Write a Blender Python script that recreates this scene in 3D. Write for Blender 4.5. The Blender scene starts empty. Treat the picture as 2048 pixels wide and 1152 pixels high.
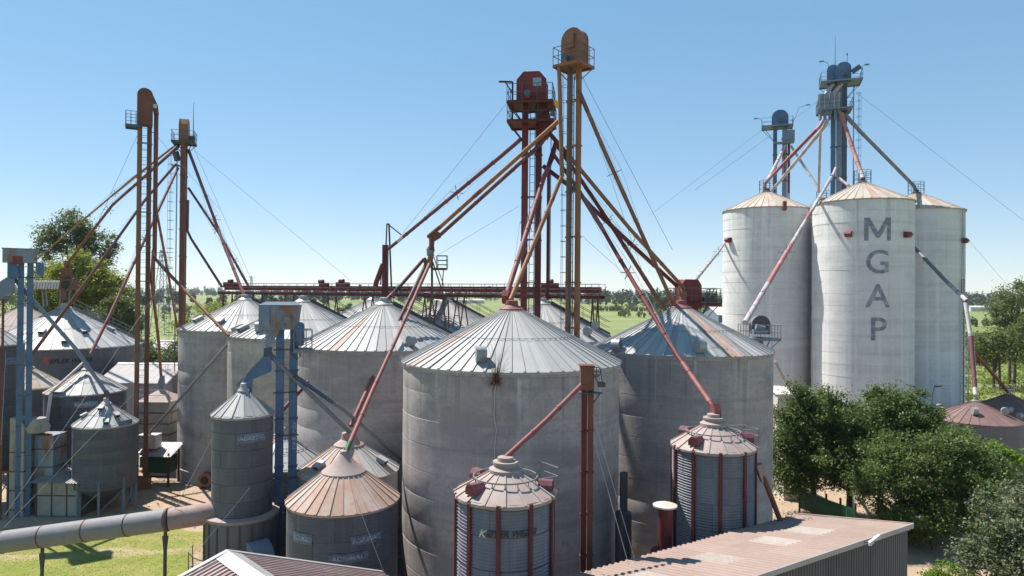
import bpy, bmesh, math, random
import numpy as np
from mathutils import Vector, Matrix

# ------------------------------------------------------------------ camera, sky, sun, exposure
scene = bpy.context.scene
col = scene.collection
random.seed(7)
RNG = np.random.default_rng(11)
rad = math.radians

CAM_H, PITCH, ROLL = 15.0, rad(0.4), rad(0.5)
cam_data = bpy.data.cameras.new('camera')
cam = bpy.data.objects.new('camera', cam_data)
col.objects.link(cam)
cam_data.sensor_width = 36.0
cam_data.lens = 24.0
cam_data.clip_start = 0.1
cam_data.clip_end = 20000.0
fwd = Vector((0, math.cos(PITCH), math.sin(PITCH)))
right = Vector((math.cos(ROLL), 0, math.sin(ROLL)))
up = right.cross(fwd).normalized()
fwd = up.cross(right).normalized()
M4 = Matrix((right, up, -fwd)).transposed().to_4x4()
M4.translation = (0, 0, CAM_H)
cam.matrix_world = M4
scene.camera = cam

SUN_EL, SUN_DIR = rad(57), Vector((-0.80, 0.60, 0)).normalized()
world = bpy.data.worlds.new('World')
scene.world = world
world.use_nodes = True
wn = world.node_tree.nodes
wl = world.node_tree.links
wn.clear()
w_out = wn.new('ShaderNodeOutputWorld')
w_bg = wn.new('ShaderNodeBackground')
w_sky = wn.new('ShaderNodeTexSky')
w_sky.sky_type = 'NISHITA'
w_sky.sun_disc = False
w_sky.sun_elevation = SUN_EL
w_sky.sun_rotation = math.atan2(SUN_DIR.x, SUN_DIR.y)
w_sky.altitude = 20.0
w_sky.air_density = 0.8
w_sky.dust_density = 0.0
w_sky.ozone_density = 5.0
w_bg.inputs['Strength'].default_value = 0.15
w_hs = wn.new('ShaderNodeHueSaturation')      # softer, evener clear-day sky
w_hs.inputs['Saturation'].default_value = 1.24
w_hs.inputs['Value'].default_value = 2.2
w_gm = wn.new('ShaderNodeGamma')
w_gm.inputs['Gamma'].default_value = 0.49
wl.new(w_sky.outputs[0], w_hs.inputs['Color'])
wl.new(w_hs.outputs[0], w_gm.inputs['Color'])
wl.new(w_gm.outputs[0], w_bg.inputs['Color'])
wl.new(w_bg.outputs[0], w_out.inputs['Surface'])

sun_data = bpy.data.lights.new('sun', 'SUN')
sun_data.energy = 5.0
sun_data.angle = rad(0.5)
sun_data.color = (1.0, 0.95, 0.87)
sun = bpy.data.objects.new('sun', sun_data)
col.objects.link(sun)
sv = SUN_DIR * math.cos(SUN_EL) + Vector((0, 0, math.sin(SUN_EL)))
sun.rotation_euler = sv.to_track_quat('Z', 'Y').to_euler()
sun.location = (-60, 40, 80)

vs = scene.view_settings
vs.view_transform = 'Standard'
vs.look = 'None'
vs.exposure = 0.72
vs.gamma = 1.0
vs.use_curve_mapping = False
scene.render.engine = 'CYCLES'
scene.cycles.use_denoising = True
scene.cycles.max_bounces = 6
scene.cycles.diffuse_bounces = 3
scene.cycles.glossy_bounces = 3
scene.cycles.transparent_max_bounces = 6
scene.cycles.volume_bounces = 1
scene.cycles.use_adaptive_sampling = True

FPX = 2048 * 24.0 / 36.0
def P(px, py, Y):
    """world point seen at photo pixel (px, py) at distance Y in front of the camera"""
    d = fwd + right * ((px - 1024) / FPX) + up * ((576 - py) / FPX)
    return Vector((0, 0, CAM_H)) + d * (Y / d.y)
def PG(px, py, z=0.0):
    d = fwd + right * ((px - 1024) / FPX) + up * ((576 - py) / FPX)
    return Vector((0, 0, CAM_H)) + d * ((z - CAM_H) / d.z)

# ------------------------------------------------------------------ mesh helpers
class MB:
    def __init__(s):
        s.v, s.f, s.m = [], [], []
    def add(s, vs_, fs_, mi=0):
        n = len(s.v)
        s.v.extend([tuple(v) for v in vs_])
        for f in fs_:
            s.f.append([i + n for i in f]); s.m.append(mi)
        return s
    def box(s, c, size, rz=0.0, mi=0, mat=None):
        x, y, z = size[0] / 2, size[1] / 2, size[2] / 2
        R = mat if mat else Matrix.Rotation(rz, 3, 'Z')
        vs_ = [Vector(c) + R @ Vector((sx * x, sy * y, sz * z)) for sz in (-1, 1) for sy in (-1, 1) for sx in (-1, 1)]
        return s.add(vs_, [(0, 2, 3, 1), (4, 5, 7, 6), (0, 1, 5, 4), (2, 6, 7, 3), (0, 4, 6, 2), (1, 3, 7, 5)], mi)
    def bar(s, a, b, w, h=None, mi=0, upv=None):
        a, b = Vector(a), Vector(b); d = b - a; L = d.length
        if L < 1e-6: return s
        z = d / L
        u = Vector(upv) if upv else Vector((0, 0, 1))
        if abs(z.dot(u)) > 0.95: u = Vector((0, 1, 0))
        x = u.cross(z).normalized(); y = z.cross(x)
        return s.box((a + b) / 2, (w, h or w, L), mi=mi, mat=Matrix((x, y, z)).transposed())
    def tube(s, pts, r, n=10, mi=0, caps=True):
        pts = [Vector(p) for p in pts]
        rs = r if isinstance(r, (list, tuple)) else [r] * len(pts)
        rings = []; prev = None
        for i, p in enumerate(pts):
            if i == 0: t = pts[1] - p
            elif i == len(pts) - 1: t = p - pts[i - 1]
            else: t = (pts[i + 1] - p).normalized() + (p - pts[i - 1]).normalized()
            t.normalize()
            if prev is None:
                a = Vector((0, 0, 1)) if abs(t.z) < 0.9 else Vector((1, 0, 0))
                x = a.cross(t).normalized()
            else:
                x = (prev - t * prev.dot(t)).normalized()
            prev = x; y = t.cross(x)
            rings.append([p + (x * math.cos(k * math.tau / n) + y * math.sin(k * math.tau / n)) * rs[i] for k in range(n)])
        vs_ = [v for rg in rings for v in rg]
        fs_ = []
        for i in range(len(rings) - 1):
            for k in range(n):
                k2 = (k + 1) % n
                fs_.append((i * n + k, i * n + k2, (i + 1) * n + k2, (i + 1) * n + k))
        if caps:
            fs_.append(tuple(reversed(range(n))))
            fs_.append(tuple((len(rings) - 1) * n + k for k in range(n)))
        return s.add(vs_, fs_, mi)
    def lathe(s, prof, n=48, a0=0.0, a1=math.tau, mi=0, c=(0, 0, 0)):
        full = abs(a1 - a0 - math.tau) < 1e-6
        m = n if full else n + 1
        vs_ = []
        for (r, z) in prof:
            for k in range(m):
                a = a0 + (a1 - a0) * k / n
                vs_.append((c[0] + r * math.cos(a), c[1] + r * math.sin(a), c[2] + z))
        fs_ = []
        for i in range(len(prof) - 1):
            for k in range(n):
                k2 = (k + 1) % m
                fs_.append((i * m + k, i * m + k2, (i + 1) * m + k2, (i + 1) * m + k))
        return s.add(vs_, fs_, mi)
    def prism(s, poly, axis_vec, mi=0):
        """closed polygon (list of 3-D points) extruded along axis_vec"""
        n = len(poly); ax = Vector(axis_vec)
        vs_ = [Vector(p) for p in poly] + [Vector(p) + ax for p in poly]
        fs_ = [tuple(reversed(range(n))), tuple(range(n, 2 * n))]
        for k in range(n):
            k2 = (k + 1) % n
            fs_.append((k, k2, n + k2, n + k))
        return s.add(vs_, fs_, mi)
    def mesh(s, name, mats, smooth=None):
        me = bpy.data.meshes.new(name)
        me.from_pydata(s.v, [], s.f)
        if not isinstance(mats, (list, tuple)): mats = [mats]
        for m in mats: me.materials.append(m)
        if any(s.m): me.polygons.foreach_set('material_index', s.m)
        bm = bmesh.new(); bm.from_mesh(me)
        bmesh.ops.recalc_face_normals(bm, faces=bm.faces)
        bm.to_mesh(me); bm.free()
        if smooth:
            me.shade_smooth(); me.set_sharp_from_angle(angle=rad(smooth))
        me.update()
        return me
    def build(s, name, mats, parent=None, world=False, smooth=None, loc=None):
        if world and parent is not None:
            o = root_loc(parent)
            s.v = [(v[0] - o.x, v[1] - o.y, v[2] - o.z) for v in s.v]
        elif world and loc is not None:
            s.v = [(v[0] - loc[0], v[1] - loc[1], v[2] - loc[2]) for v in s.v]
        return link(name, s.mesh(name, mats, smooth), parent, loc)

def root_loc(o):
    while o.parent is not None: o = o.parent
    return o.location
def link(name, me, parent=None, loc=None, rz=0.0):
    o = bpy.data.objects.new(name, me)
    col.objects.link(o)
    if parent is not None: o.parent = parent
    if loc is not None: o.location = loc
    if rz: o.rotation_euler = (0, 0, rz)
    return o
def tag(o, label=None, cat=None, group=None, kind=None):
    if label: o['label'] = label
    if cat: o['category'] = cat
    if group: o['group'] = group
    if kind: o['kind'] = kind
    return o
def thing(name, label, cat, loc=(0, 0, 0), rz=0.0, group=None):
    o = link(name, None, None, loc, rz)
    o.empty_display_size = 0.2
    return tag(o, label, cat, group)

# ------------------------------------------------------------------ materials
def new_mat(name):
    m = bpy.data.materials.new(name); m.use_nodes = True
    nt = m.node_tree; nt.nodes.clear()
    out = nt.nodes.new('ShaderNodeOutputMaterial'); b = nt.nodes.new('ShaderNodeBsdfPrincipled')
    nt.links.new(b.outputs[0], out.inputs['Surface'])
    return m, nt, b, out
def rgb(c): return (c[0], c[1], c[2], 1.0)
def mat(name, base, rough=0.7, metal=0.0, layers=(), objvar=0.0, bump=None, coords='Object', shift=True, spec=0.4):
    """layers: (scale xyz, detail, colour, lo, hi, amount)   bump: (scale, strength, distance)"""
    m, nt, b, out = new_mat(name)
    N, L = nt.nodes, nt.links
    tc = N.new('ShaderNodeTexCoord'); oi = N.new('ShaderNodeObjectInfo')
    vec = tc.outputs[coords]
    if shift:
        mul = N.new('ShaderNodeVectorMath'); mul.operation = 'MULTIPLY_ADD'
        mul.inputs[1].default_value = (37.0, 53.0, 29.0)
        L.new(oi.outputs['Random'], mul.inputs[0]); L.new(vec, mul.inputs[2]); vec = mul.outputs[0]
    cur = None
    for lay in layers:
        sc, det, c2, lo, hi, amt = lay[:6]
        mp = N.new('ShaderNodeMapping'); mp.inputs['Scale'].default_value = sc
        L.new(vec, mp.inputs['Vector'])
        nz = N.new('ShaderNodeTexNoise'); nz.inputs['Scale'].default_value = 1.0
        nz.inputs['Detail'].default_value = det; nz.inputs['Roughness'].default_value = 0.6
        L.new(mp.outputs[0], nz.inputs['Vector'])
        mr = N.new('ShaderNodeMapRange'); mr.inputs['From Min'].default_value = lo; mr.inputs['From Max'].default_value = hi
        mr.inputs['To Max'].default_value = amt
        L.new(nz.outputs['Fac'], mr.inputs['Value'])
        fac = mr.outputs[0]
        if len(lay) > 6:      # only between two heights on the thing: stains that start at an edge
            sp = N.new('ShaderNodeSeparateXYZ'); L.new(tc.outputs['Object'], sp.inputs[0])
            zr = N.new('ShaderNodeMapRange'); zr.inputs['From Min'].default_value = lay[6]; zr.inputs['From Max'].default_value = lay[7]
            L.new(sp.outputs['Z'], zr.inputs['Value'])
            mm = N.new('ShaderNodeMath'); mm.operation = 'MULTIPLY'; L.new(fac, mm.inputs[0]); L.new(zr.outputs[0], mm.inputs[1]); fac = mm.outputs[0]
        mx = N.new('ShaderNodeMix'); mx.data_type = 'RGBA'
        if cur is None: mx.inputs['A'].default_value = rgb(base)
        else: L.new(cur, mx.inputs['A'])
        mx.inputs['B'].default_value = rgb(c2)
        L.new(fac, mx.inputs['Factor']); cur = mx.outputs['Result']
    if objvar:
        hs = N.new('ShaderNodeHueSaturation')
        mr = N.new('ShaderNodeMapRange'); mr.inputs['To Min'].default_value = 1 - objvar; mr.inputs['To Max'].default_value = 1 + objvar
        L.new(oi.outputs['Random'], mr.inputs['Value']); L.new(mr.outputs[0], hs.inputs['Value'])
        if cur is None: hs.inputs['Color'].default_value = rgb(base)
        else: L.new(cur, hs.inputs['Color'])
        cur = hs.outputs[0]
    if cur is None: b.inputs['Base Color'].default_value = rgb(base)
    else: L.new(cur, b.inputs['Base Color'])
    b.inputs['Roughness'].default_value = rough; b.inputs['Metallic'].default_value = metal
    b.inputs['Specular IOR Level'].default_value = spec
    if bump:
        nz = N.new('ShaderNodeTexNoise'); nz.inputs['Scale'].default_value = bump[0]; nz.inputs['Detail'].default_value = 6
        L.new(vec, nz.inputs['Vector'])
        bp = N.new('ShaderNodeBump'); bp.inputs['Strength'].default_value = bump[1]; bp.inputs['Distance'].default_value = bump[2]
        L.new(nz.outputs['Fac'], bp.inputs['Height']); L.new(bp.outputs[0], b.inputs['Normal'])
    return m

MT = {}
MT['concrete'] = mat('concrete', (.40, .355, .345), .9, layers=[
    ((.22, .22, .45), 6, (.265, .23, .235), .44, .66, .8),
    ((.45, .45, 1.6), 7, (.47, .43, .39), .5, .70, .7),
    ((.05, .05, 1.7), 3, (.27, .235, .235), .5, .66, .55),
    ((.04, .04, .8), 2, (.45, .41, .38), .55, .66, .35),
    ((1.1, 1.1, .05), 4, (.50, .48, .46), .56, .72, .6),
    ((1.7, 1.7, .08), 4, (.20, .165, .16), .58, .76, .55),
    ((.55, .55, .5), 6, (.235, .205, .21), .55, .68, .7),
    ((2.2, 2.2, 2.6), 6, (.24, .21, .20), .56, .70, .55),
    ((2.6, 2.6, .12), 5, (.16, .125, .11), .56, .70, .75, 7.5, 12.2),
    ((3.4, 3.4, .1), 4, (.55, .54, .53), .6, .7, .8, 8.0, 12.2),
    ((9, 9, 9), 6, (.22, .20, .19), .5, .72, .5)], bump=(5, .35, .02))
MT['concrete_white'] = mat('concrete_white', (.66, .65, .64), .9, layers=[
    ((.25, .25, .5), 6, (.56, .555, .56), .44, .66, .7),
    ((.04, .04, 1.3), 3, (.50, .50, .505), .5, .64, .6),
    ((.05, .05, .7), 2, (.76, .75, .74), .54, .66, .5),
    ((1.6, 1.6, .03), 4, (.80, .79, .78), .52, .68, .65),
    ((1.5, 1.5, .05), 4, (.40, .40, .41), .58, .74, .6),
    ((.5, .5, .6), 6, (.52, .52, .53), .53, .67, .6),
    ((2.5, 2.5, 4), 6, (.55, .55, .56), .55, .7, .5),
    ((2.4, 2.4, .08), 5, (.35, .35, .36), .56, .72, .75, 16, 25),
    ((2.6, 2.6, .02), 3, (.78, .78, .77), .52, .62, .7, 14, 3),
    ((9, 9, 9), 6, (.38, .38, .38), .5, .75, .45)], bump=(6, .35, .02))
MT['lettering'] = mat('lettering', (.15, .175, .23), .85, layers=[
    ((.9, .9, 2.6), 7, (.46, .47, .49), .50, .64, .8), ((1.8, 1.8, .2), 5, (.42, .43, .45), .55, .66, .8), ((7, 7, 7), 5, (.26, .28, .33), .4, .65, .8)])
MT['roof_steel'] = mat('roof_steel', (.345, .34, .335), .6, .1, layers=[
    ((.5, .5, .5), 5, (.27, .265, .26), .42, .7, .7),
    ((4, 4, 4), 5, (.38, .365, .35), .5, .75, .5),
    ((1.2, 1.2, 1.2), 5, (.36, .25, .19), .64, .8, .55)], objvar=.2)
MT['roof_rust'] = mat('roof_rust', (.40, .26, .195), .8, .0, layers=[
    ((.7, .7, .7), 5, (.44, .39, .36), .42, .66, .85), ((5, 5, 5), 5, (.28, .17, .12), .5, .75, .5)], objvar=.1)
MT['roof_cream'] = mat('roof_cream', (.47, .42, .36), .7, .1, layers=[
    ((.6, .6, .6), 5, (.44, .28, .18), .46, .66, .75), ((4, 4, 4), 5, (.34, .30, .27), .5, .75, .5)], objvar=.14)
MT['roof_pink'] = mat('roof_pink', (.36, .285, .26), .75, .05, layers=[
    ((.9, .9, .9), 5, (.28, .205, .18), .42, .66, .8), ((7, 7, 7), 4, (.40, .35, .32), .5, .8, .5), ((3, 3, 3), 6, (.20, .13, .105), .6, .75, .6)], objvar=.07)
MT['roof_redbrown'] = mat('roof_redbrown', (.165, .095, .088), .75, .0, layers=[
    ((.9, .9, .9), 5, (.22, .15, .135), .45, .7, .7)], objvar=.07)
MT['galv'] = mat('galvanised', (.34, .345, .355), .5, .35, layers=[
    ((1.2, 1.2, .5), 5, (.26, .265, .275), .42, .66, .7), ((6, 6, 2), 4, (.42, .42, .42), .5, .75, .5),
    ((2.2, 2.2, .12), 4, (.21, .20, .19), .58, .8, .6)], objvar=.08)
MT['galv_dark'] = mat('galvanised_dark', (.125, .13, .145), .6, .2, layers=[
    ((1.0, 1.0, .35), 5, (.10, .10, .11), .42, .66, .8), ((3, 3, .3), 4, (.21, .20, .19), .55, .8, .7),
    ((2.4, 2.4, .1), 4, (.08, .07, .065), .6, .8, .6)], objvar=.1)
MT['grey_panel'] = mat('grey_panel', (.30, .31, .33), .6, .1, layers=[((1, 1, .3), 4, (.22, .22, .24), .45, .7, .7)], objvar=.06)
def paint(name, c, worn, amt=.5, rough=.6, sc=(1.5, 1.5, .8), dark=.55):
    return mat(name, c, rough, 0.0, layers=[(sc, 5, worn, .48, .68, amt),
        ((6, 6, 6), 4, tuple(x * dark for x in c), .5, .78, .55), ((.6, .6, .35), 4, tuple(x * .7 for x in worn), .55, .75, amt * .6)], spec=.3)
MT['red'] = paint('red_paint', (.165, .030, .034), (.21, .065, .055), .7)
MT['darkred'] = paint('dark_red_paint', (.105, .02, .023), (.16, .05, .045), .5)
MT['pinkred'] = paint('faded_red_paint', (.235, .075, .075), (.28, .14, .13), .7)
MT['purple'] = paint('dusty_purple_paint', (.145, .055, .065), (.20, .10, .10), .6)
MT['rust'] = paint('rust_orange', (.26, .118, .06), (.18, .068, .042), .7)
MT['ochre'] = paint('ochre_paint', (.30, .133, .062), (.21, .085, .048), .7)
MT['tan'] = paint('tan_paint', (.25, .125, .072), (.18, .08, .05), .65)
MT['rustbrown'] = paint('rust_brown', (.155, .058, .038), (.21, .088, .052), .7)
MT['blue'] = paint('blue_paint', (.08, .145, .26), (.15, .19, .26), .6)
MT['bluegrey'] = paint('blue_grey_paint', (.165, .21, .28), (.25, .27, .30), .7)
MT['bluerust'] = mat('rusted_blue_paint', (.20, .25, .31), .7, 0, layers=[
    ((1.2, 1.2, .5), 5, (.23, .10, .05), .47, .6, .95), ((5, 5, 1), 4, (.10, .06, .05), .56, .75, .7)])
MT['white'] = paint('white_paint', (.55, .52, .50), (.42, .33, .30), .6, dark=.75)
MT['pale'] = paint('pale_pipe_paint', (.46, .42, .42), (.40, .22, .22), .85, sc=(.9, .9, .9), dark=.75)
MT['pink'] = paint('pink_pipe_paint', (.40, .15, .14), (.46, .36, .35), .85, sc=(.9, .9, .9), dark=.8)
MT['greypipe'] = paint('grey_pipe', (.20, .19, .20), (.28, .24, .24), .6)
MT['steel'] = paint('dark_steel', (.075, .075, .085), (.12, .09, .08), .6)
MT['steelblue'] = paint('blue_steel', (.07, .10, .15), (.12, .13, .15), .6)
MT['black'] = mat('black_rubber', (.02, .02, .022), .7)
MT['wire'] = mat('wire_steel', (.16, .16, .17), .5, .3)
MT['wire_light'] = mat('wire_galvanised', (.5, .48, .45), .5, .2)
MT['duct'] = mat('duct_grey', (.215, .21, .22), .7, .1, layers=[((.5, .5, .5), 5, (.20, .19, .195), .42, .66, .8), ((3, 3, 3), 6, (.22, .16, .14), .56, .74, .7), ((.8, 6, 6), 5, (.15, .14, .14), .55, .72, .6)], bump=(3, .4, .04))
MT['duct_pink'] = mat('duct_pink', (.33, .235, .215), .75, 0, layers=[((1, 1, 1), 5, (.26, .17, .15), .42, .66, .8), ((4, 4, 4), 6, (.18, .11, .09), .55, .72, .7)], bump=(4, .4, .03))
MT['ductlow'] = mat('duct_under', (.12, .13, .16), .6, .2)
MT['banner'] = mat('sign_plate', (.15, .19, .26), .7, 0, layers=[((3, 3, 6), 5, (.10, .115, .14), .45, .62, .95)])
MT['bannertext'] = mat('sign_letters', (.38, .41, .45), .7, 0, layers=[((5, 5, 9), 4, (.15, .18, .23), .45, .6, .95)])
MT['logo'] = mat('logo_black', (.03, .03, .035), .7, 0, layers=[((7, 7, 7), 4, (.2, .2, .21), .58, .72, .8)])
MT['logored'] = mat('logo_red', (.45, .06, .03), .6)
MT['logogrey'] = mat('logo_grey', (.45, .45, .46), .6)
MT['yellow'] = mat('yellow_plastic', (.75, .42, .04), .5)
MT['green'] = paint('green_paint', (.02, .10, .05), (.03, .07, .04), .5)
MT['glass'] = mat('window_glass', (.25, .33, .42), .1, 0.0, spec=.8)
MT['skylight'] = mat('skylight_sheet', (.375, .325, .29), .6, 0, layers=[((2, 2, 2), 5, (.335, .27, .235), .42, .62, .9), ((6, 6, 6), 5, (.42, .38, .35), .5, .7, .6)], objvar=.05)
MT['cream'] = mat('cream_cap', (.55, .49, .42), .7, 0, layers=[((3, 3, 3), 5, (.42, .34, .28), .45, .7, .7)])
MT['kwall'] = mat('bin_sheet', (.20, .205, .225), .55, .25, layers=[((1.4, 1.4, .5), 5, (.15, .155, .17), .42, .66, .7), ((5, 5, .6), 4, (.26, .26, .27), .52, .75, .5), ((3, 3, .15), 4, (.12, .105, .10), .58, .76, .6)], objvar=.07)
MT['wh_roof'] = mat('warehouse_roof', (.335, .245, .205), .8, .05, layers=[
    ((.5, .5, .5), 5, (.27, .20, .175), .42, .7, .7), ((4, 4, 4), 5, (.39, .31, .27), .5, .78, .5), ((2, 2, 2), 6, (.22, .14, .11), .63, .78, .6)], objvar=.05)
MT['wh_wall'] = mat('warehouse_wall', (.125, .125, .13), .7, .2, layers=[((2, 2, .2), 4, (.09, .09, .095), .45, .7, .8)], objvar=.08)
MT['shed_roof'] = mat('shed_roof', (.36, .34, .34), .55, .2, layers=[((1, 1, 1), 5, (.30, .24, .21), .5, .72, .6)], objvar=.08)
MT['corr_brown'] = mat('corrugated_brown', (.30, .20, .18), .75, .1, layers=[((1, 1, 1), 5, (.36, .29, .27), .45, .7, .8), ((6, 6, 6), 4, (.22, .13, .11), .55, .8, .6)])
MT['dirtywhite'] = mat('dirty_white', (.33, .315, .28), .85, 0, layers=[((.9, .9, .9), 5, (.28, .24, .19), .46, .66, .8), ((2, 2, .4), 4, (.16, .12, .09), .58, .75, .8)])
MT['dirt'] = mat('dirt', (.36, .265, .185), .95, 0, layers=[((.18, .18, .18), 6, (.34, .235, .155), .4, .65, .8), ((1.2, 1.2, 1.2), 6, (.42, .33, .25), .48, .7, .7),
    ((.08, .08, .08), 5, (.15, .17, .06), .58, .68, .8), ((9, 9, 9), 5, (.25, .18, .12), .55, .8, .6)], coords='Generated' if False else 'Object', shift=False, bump=(3, .5, .05))
MT['lawn'] = mat('lawn', (.205, .225, .04), .95, 0, layers=[((.35, .35, .35), 6, (.29, .25, .085), .42, .62, .85), ((1.1, 1.1, 1.1), 6, (.15, .19, .03), .45, .65, .7),
    ((.2, .45, .22), 6, (.40, .31, .19), .54, .66, .85), ((7, 7, 7), 5, (.13, .15, .03), .5, .75, .5)], shift=False, bump=(12, .8, .05))
MT['field'] = mat('field', (.165, .205, .055), .95, 0, layers=[((.004, .012, .01), 4, (.25, .245, .10), .42, .58, .9), ((.02, .05, .02), 6, (.10, .145, .03), .48, .68, .8),
    ((.0015, .006, .01), 3, (.10, .15, .05), .55, .62, .8), ((.15, .15, .15), 6, (.22, .24, .07), .45, .7, .6), ((.9, .9, .9), 5, (.09, .12, .03), .5, .75, .5)], shift=False)
MT['asphalt'] = mat('asphalt', (.16, .155, .15), .9, 0, layers=[((.05, .05, .05), 5, (.22, .21, .20), .4, .7, .7)], shift=False)
MT['bark'] = mat('bark', (.13, .10, .075), .95, 0, layers=[((3, 3, .5), 5, (.07, .05, .04), .45, .7, .8)])
MT['bark_pale'] = mat('bark_pale', (.22, .19, .16), .95, 0, layers=[((2, 2, .5), 5, (.11, .09, .07), .45, .7, .8)])
def leaf_mat(name, c1, c2, trans=.35):
    m, nt, b, out = new_mat(name); N, L = nt.nodes, nt.links
    g = N.new('ShaderNodeNewGeometry'); mx = N.new('ShaderNodeMix'); mx.data_type = 'RGBA'
    mx.inputs['A'].default_value = rgb(c1); mx.inputs['B'].default_value = rgb(c2)
    L.new(g.outputs['Random Per Island'], mx.inputs['Factor'])
    b.inputs['Roughness'].default_value = .55; b.inputs['Specular IOR Level'].default_value = .35
    L.new(mx.outputs['Result'], b.inputs['Base Color'])
    tr = N.new('ShaderNodeBsdfTranslucent'); L.new(mx.outputs['Result'], tr.inputs['Color'])
    ms = N.new('ShaderNodeMixShader'); ms.inputs[0].default_value = trans
    L.new(b.outputs[0], ms.inputs[1]); L.new(tr.outputs[0], ms.inputs[2]); L.new(ms.outputs[0], out.inputs['Surface'])
    return m
MT['leaf_dark'] = leaf_mat('leaf_dark', (.055, .095, .022), (.165, .225, .055), .38)
MT['leaf_silver'] = leaf_mat('leaf_silver', (.085, .115, .05), (.17, .20, .10), .3)
MT['leaf_bright'] = leaf_mat('leaf_bright', (.10, .19, .012), (.19, .29, .02), .45)
MT['leaf_yellow'] = leaf_mat('leaf_yellow', (.16, .20, .02), (.30, .32, .045), .55)
MT['leaf_euc'] = leaf_mat('leaf_eucalyptus', (.085, .12, .035), (.17, .20, .06), .45)
MT['leaf_olive'] = leaf_mat('leaf_olive', (.075, .105, .028), (.16, .19, .05), .4)
MT['leaf_far'] = leaf_mat('leaf_far', (.035, .06, .028), (.06, .09, .04), .2)
MT['grass'] = leaf_mat('grass', (.17, .20, .03), (.28, .27, .07), .4)
MT['weed'] = leaf_mat('weed', (.12, .17, .02), (.22, .26, .045), .4)
# ------------------------------------------------------------------ ground and roads
def sheet(name, pts, z, m, kind='structure'):
    b = MB(); n = len(pts)
    b.add([(p[0], p[1], z) for p in pts], [tuple(range(n))])
    return tag(b.build(name, m), kind=kind)
def blob(poly, jit, sub=6):
    out = []
    for i in range(len(poly)):
        a, b = poly[i], poly[(i + 1) % len(poly)]
        for k in range(sub):
            t = k / sub
            out.append((a[0] + (b[0] - a[0]) * t + random.uniform(-jit, jit), a[1] + (b[1] - a[1]) * t + random.uniform(-jit, jit)))
    return out
gb = MB()
gb.add([(-7000, -300, 0), (7000, -300, 0), (7000, 9000, 0), (-7000, 9000, 0)], [(0, 1, 2, 3)])
tag(gb.build('ground', MT['field']), kind='structure')
sheet('yard', blob([(-60, 8), (60, 8), (62, 60), (58, 96), (20, 100), (0, 74), (-30, 74), (-50, 80), (-64, 60)], .8), .004, MT['dirt'])
sheet('lawn', blob([(-45, 12), (-15.5, 12), (-16.2, 34), (-19, 42.5), (-24, 44.2), (-32, 42.6), (-45, 41)], .25), .008, MT['lawn'])
# highway far on the left
hw = MB()
road_c = [PG(250, 596), PG(300, 602), PG(335, 611), PG(380, 628), PG(440, 668), PG(560, 760)]
rv = []
for i, p in enumerate(road_c):
    d = (road_c[min(i + 1, len(road_c) - 1)] - road_c[max(i - 1, 0)]).normalized(); nrm = Vector((d.y, -d.x, 0))
    rv += [(p + nrm * 5).to_tuple(), (p - nrm * 5).to_tuple()]
hw.add([(v[0], v[1], .02) for v in rv], [(2 * i, 2 * i + 1, 2 * i + 3, 2 * i + 2) for i in range(len(road_c) - 1)])
tag(hw.build('road', MT['asphalt']), kind='structure')

# ------------------------------------------------------------------ silo helpers
def on_cone(loc, R, zE, zA, px, py):
    for k in range(1600):
        Y = loc[1] - R - .5 + k * (2 * R + 1) / 1600
        p = P(px, py, Y); dx, dy = p.x - loc[0], p.y - loc[1]; r = math.hypot(dx, dy)
        if r <= R + .2 and p.z <= zA - (zA - zE) * r / R: return Vector((dx, dy, p.z)), math.atan2(dy, dx), r
    a = math.atan2(-loc[1], -loc[0])
    return Vector((R * .85 * math.cos(a), R * .85 * math.sin(a), zE + .15 * (zA - zE))), a, R * .85
def on_wall(loc, R, px, py):
    for k in range(3000):
        Y = loc[1] - R - .2 + k * (R + .4) / 3000
        p = P(px, py, Y); dx, dy = p.x - loc[0], p.y - loc[1]
        if math.hypot(dx, dy) <= R: return math.atan2(dy, dx), p.z
    a = math.atan2(-loc[1], -loc[0]); return a, P(px, py, loc[1] - R).z
_panel_cache = {}
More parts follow.
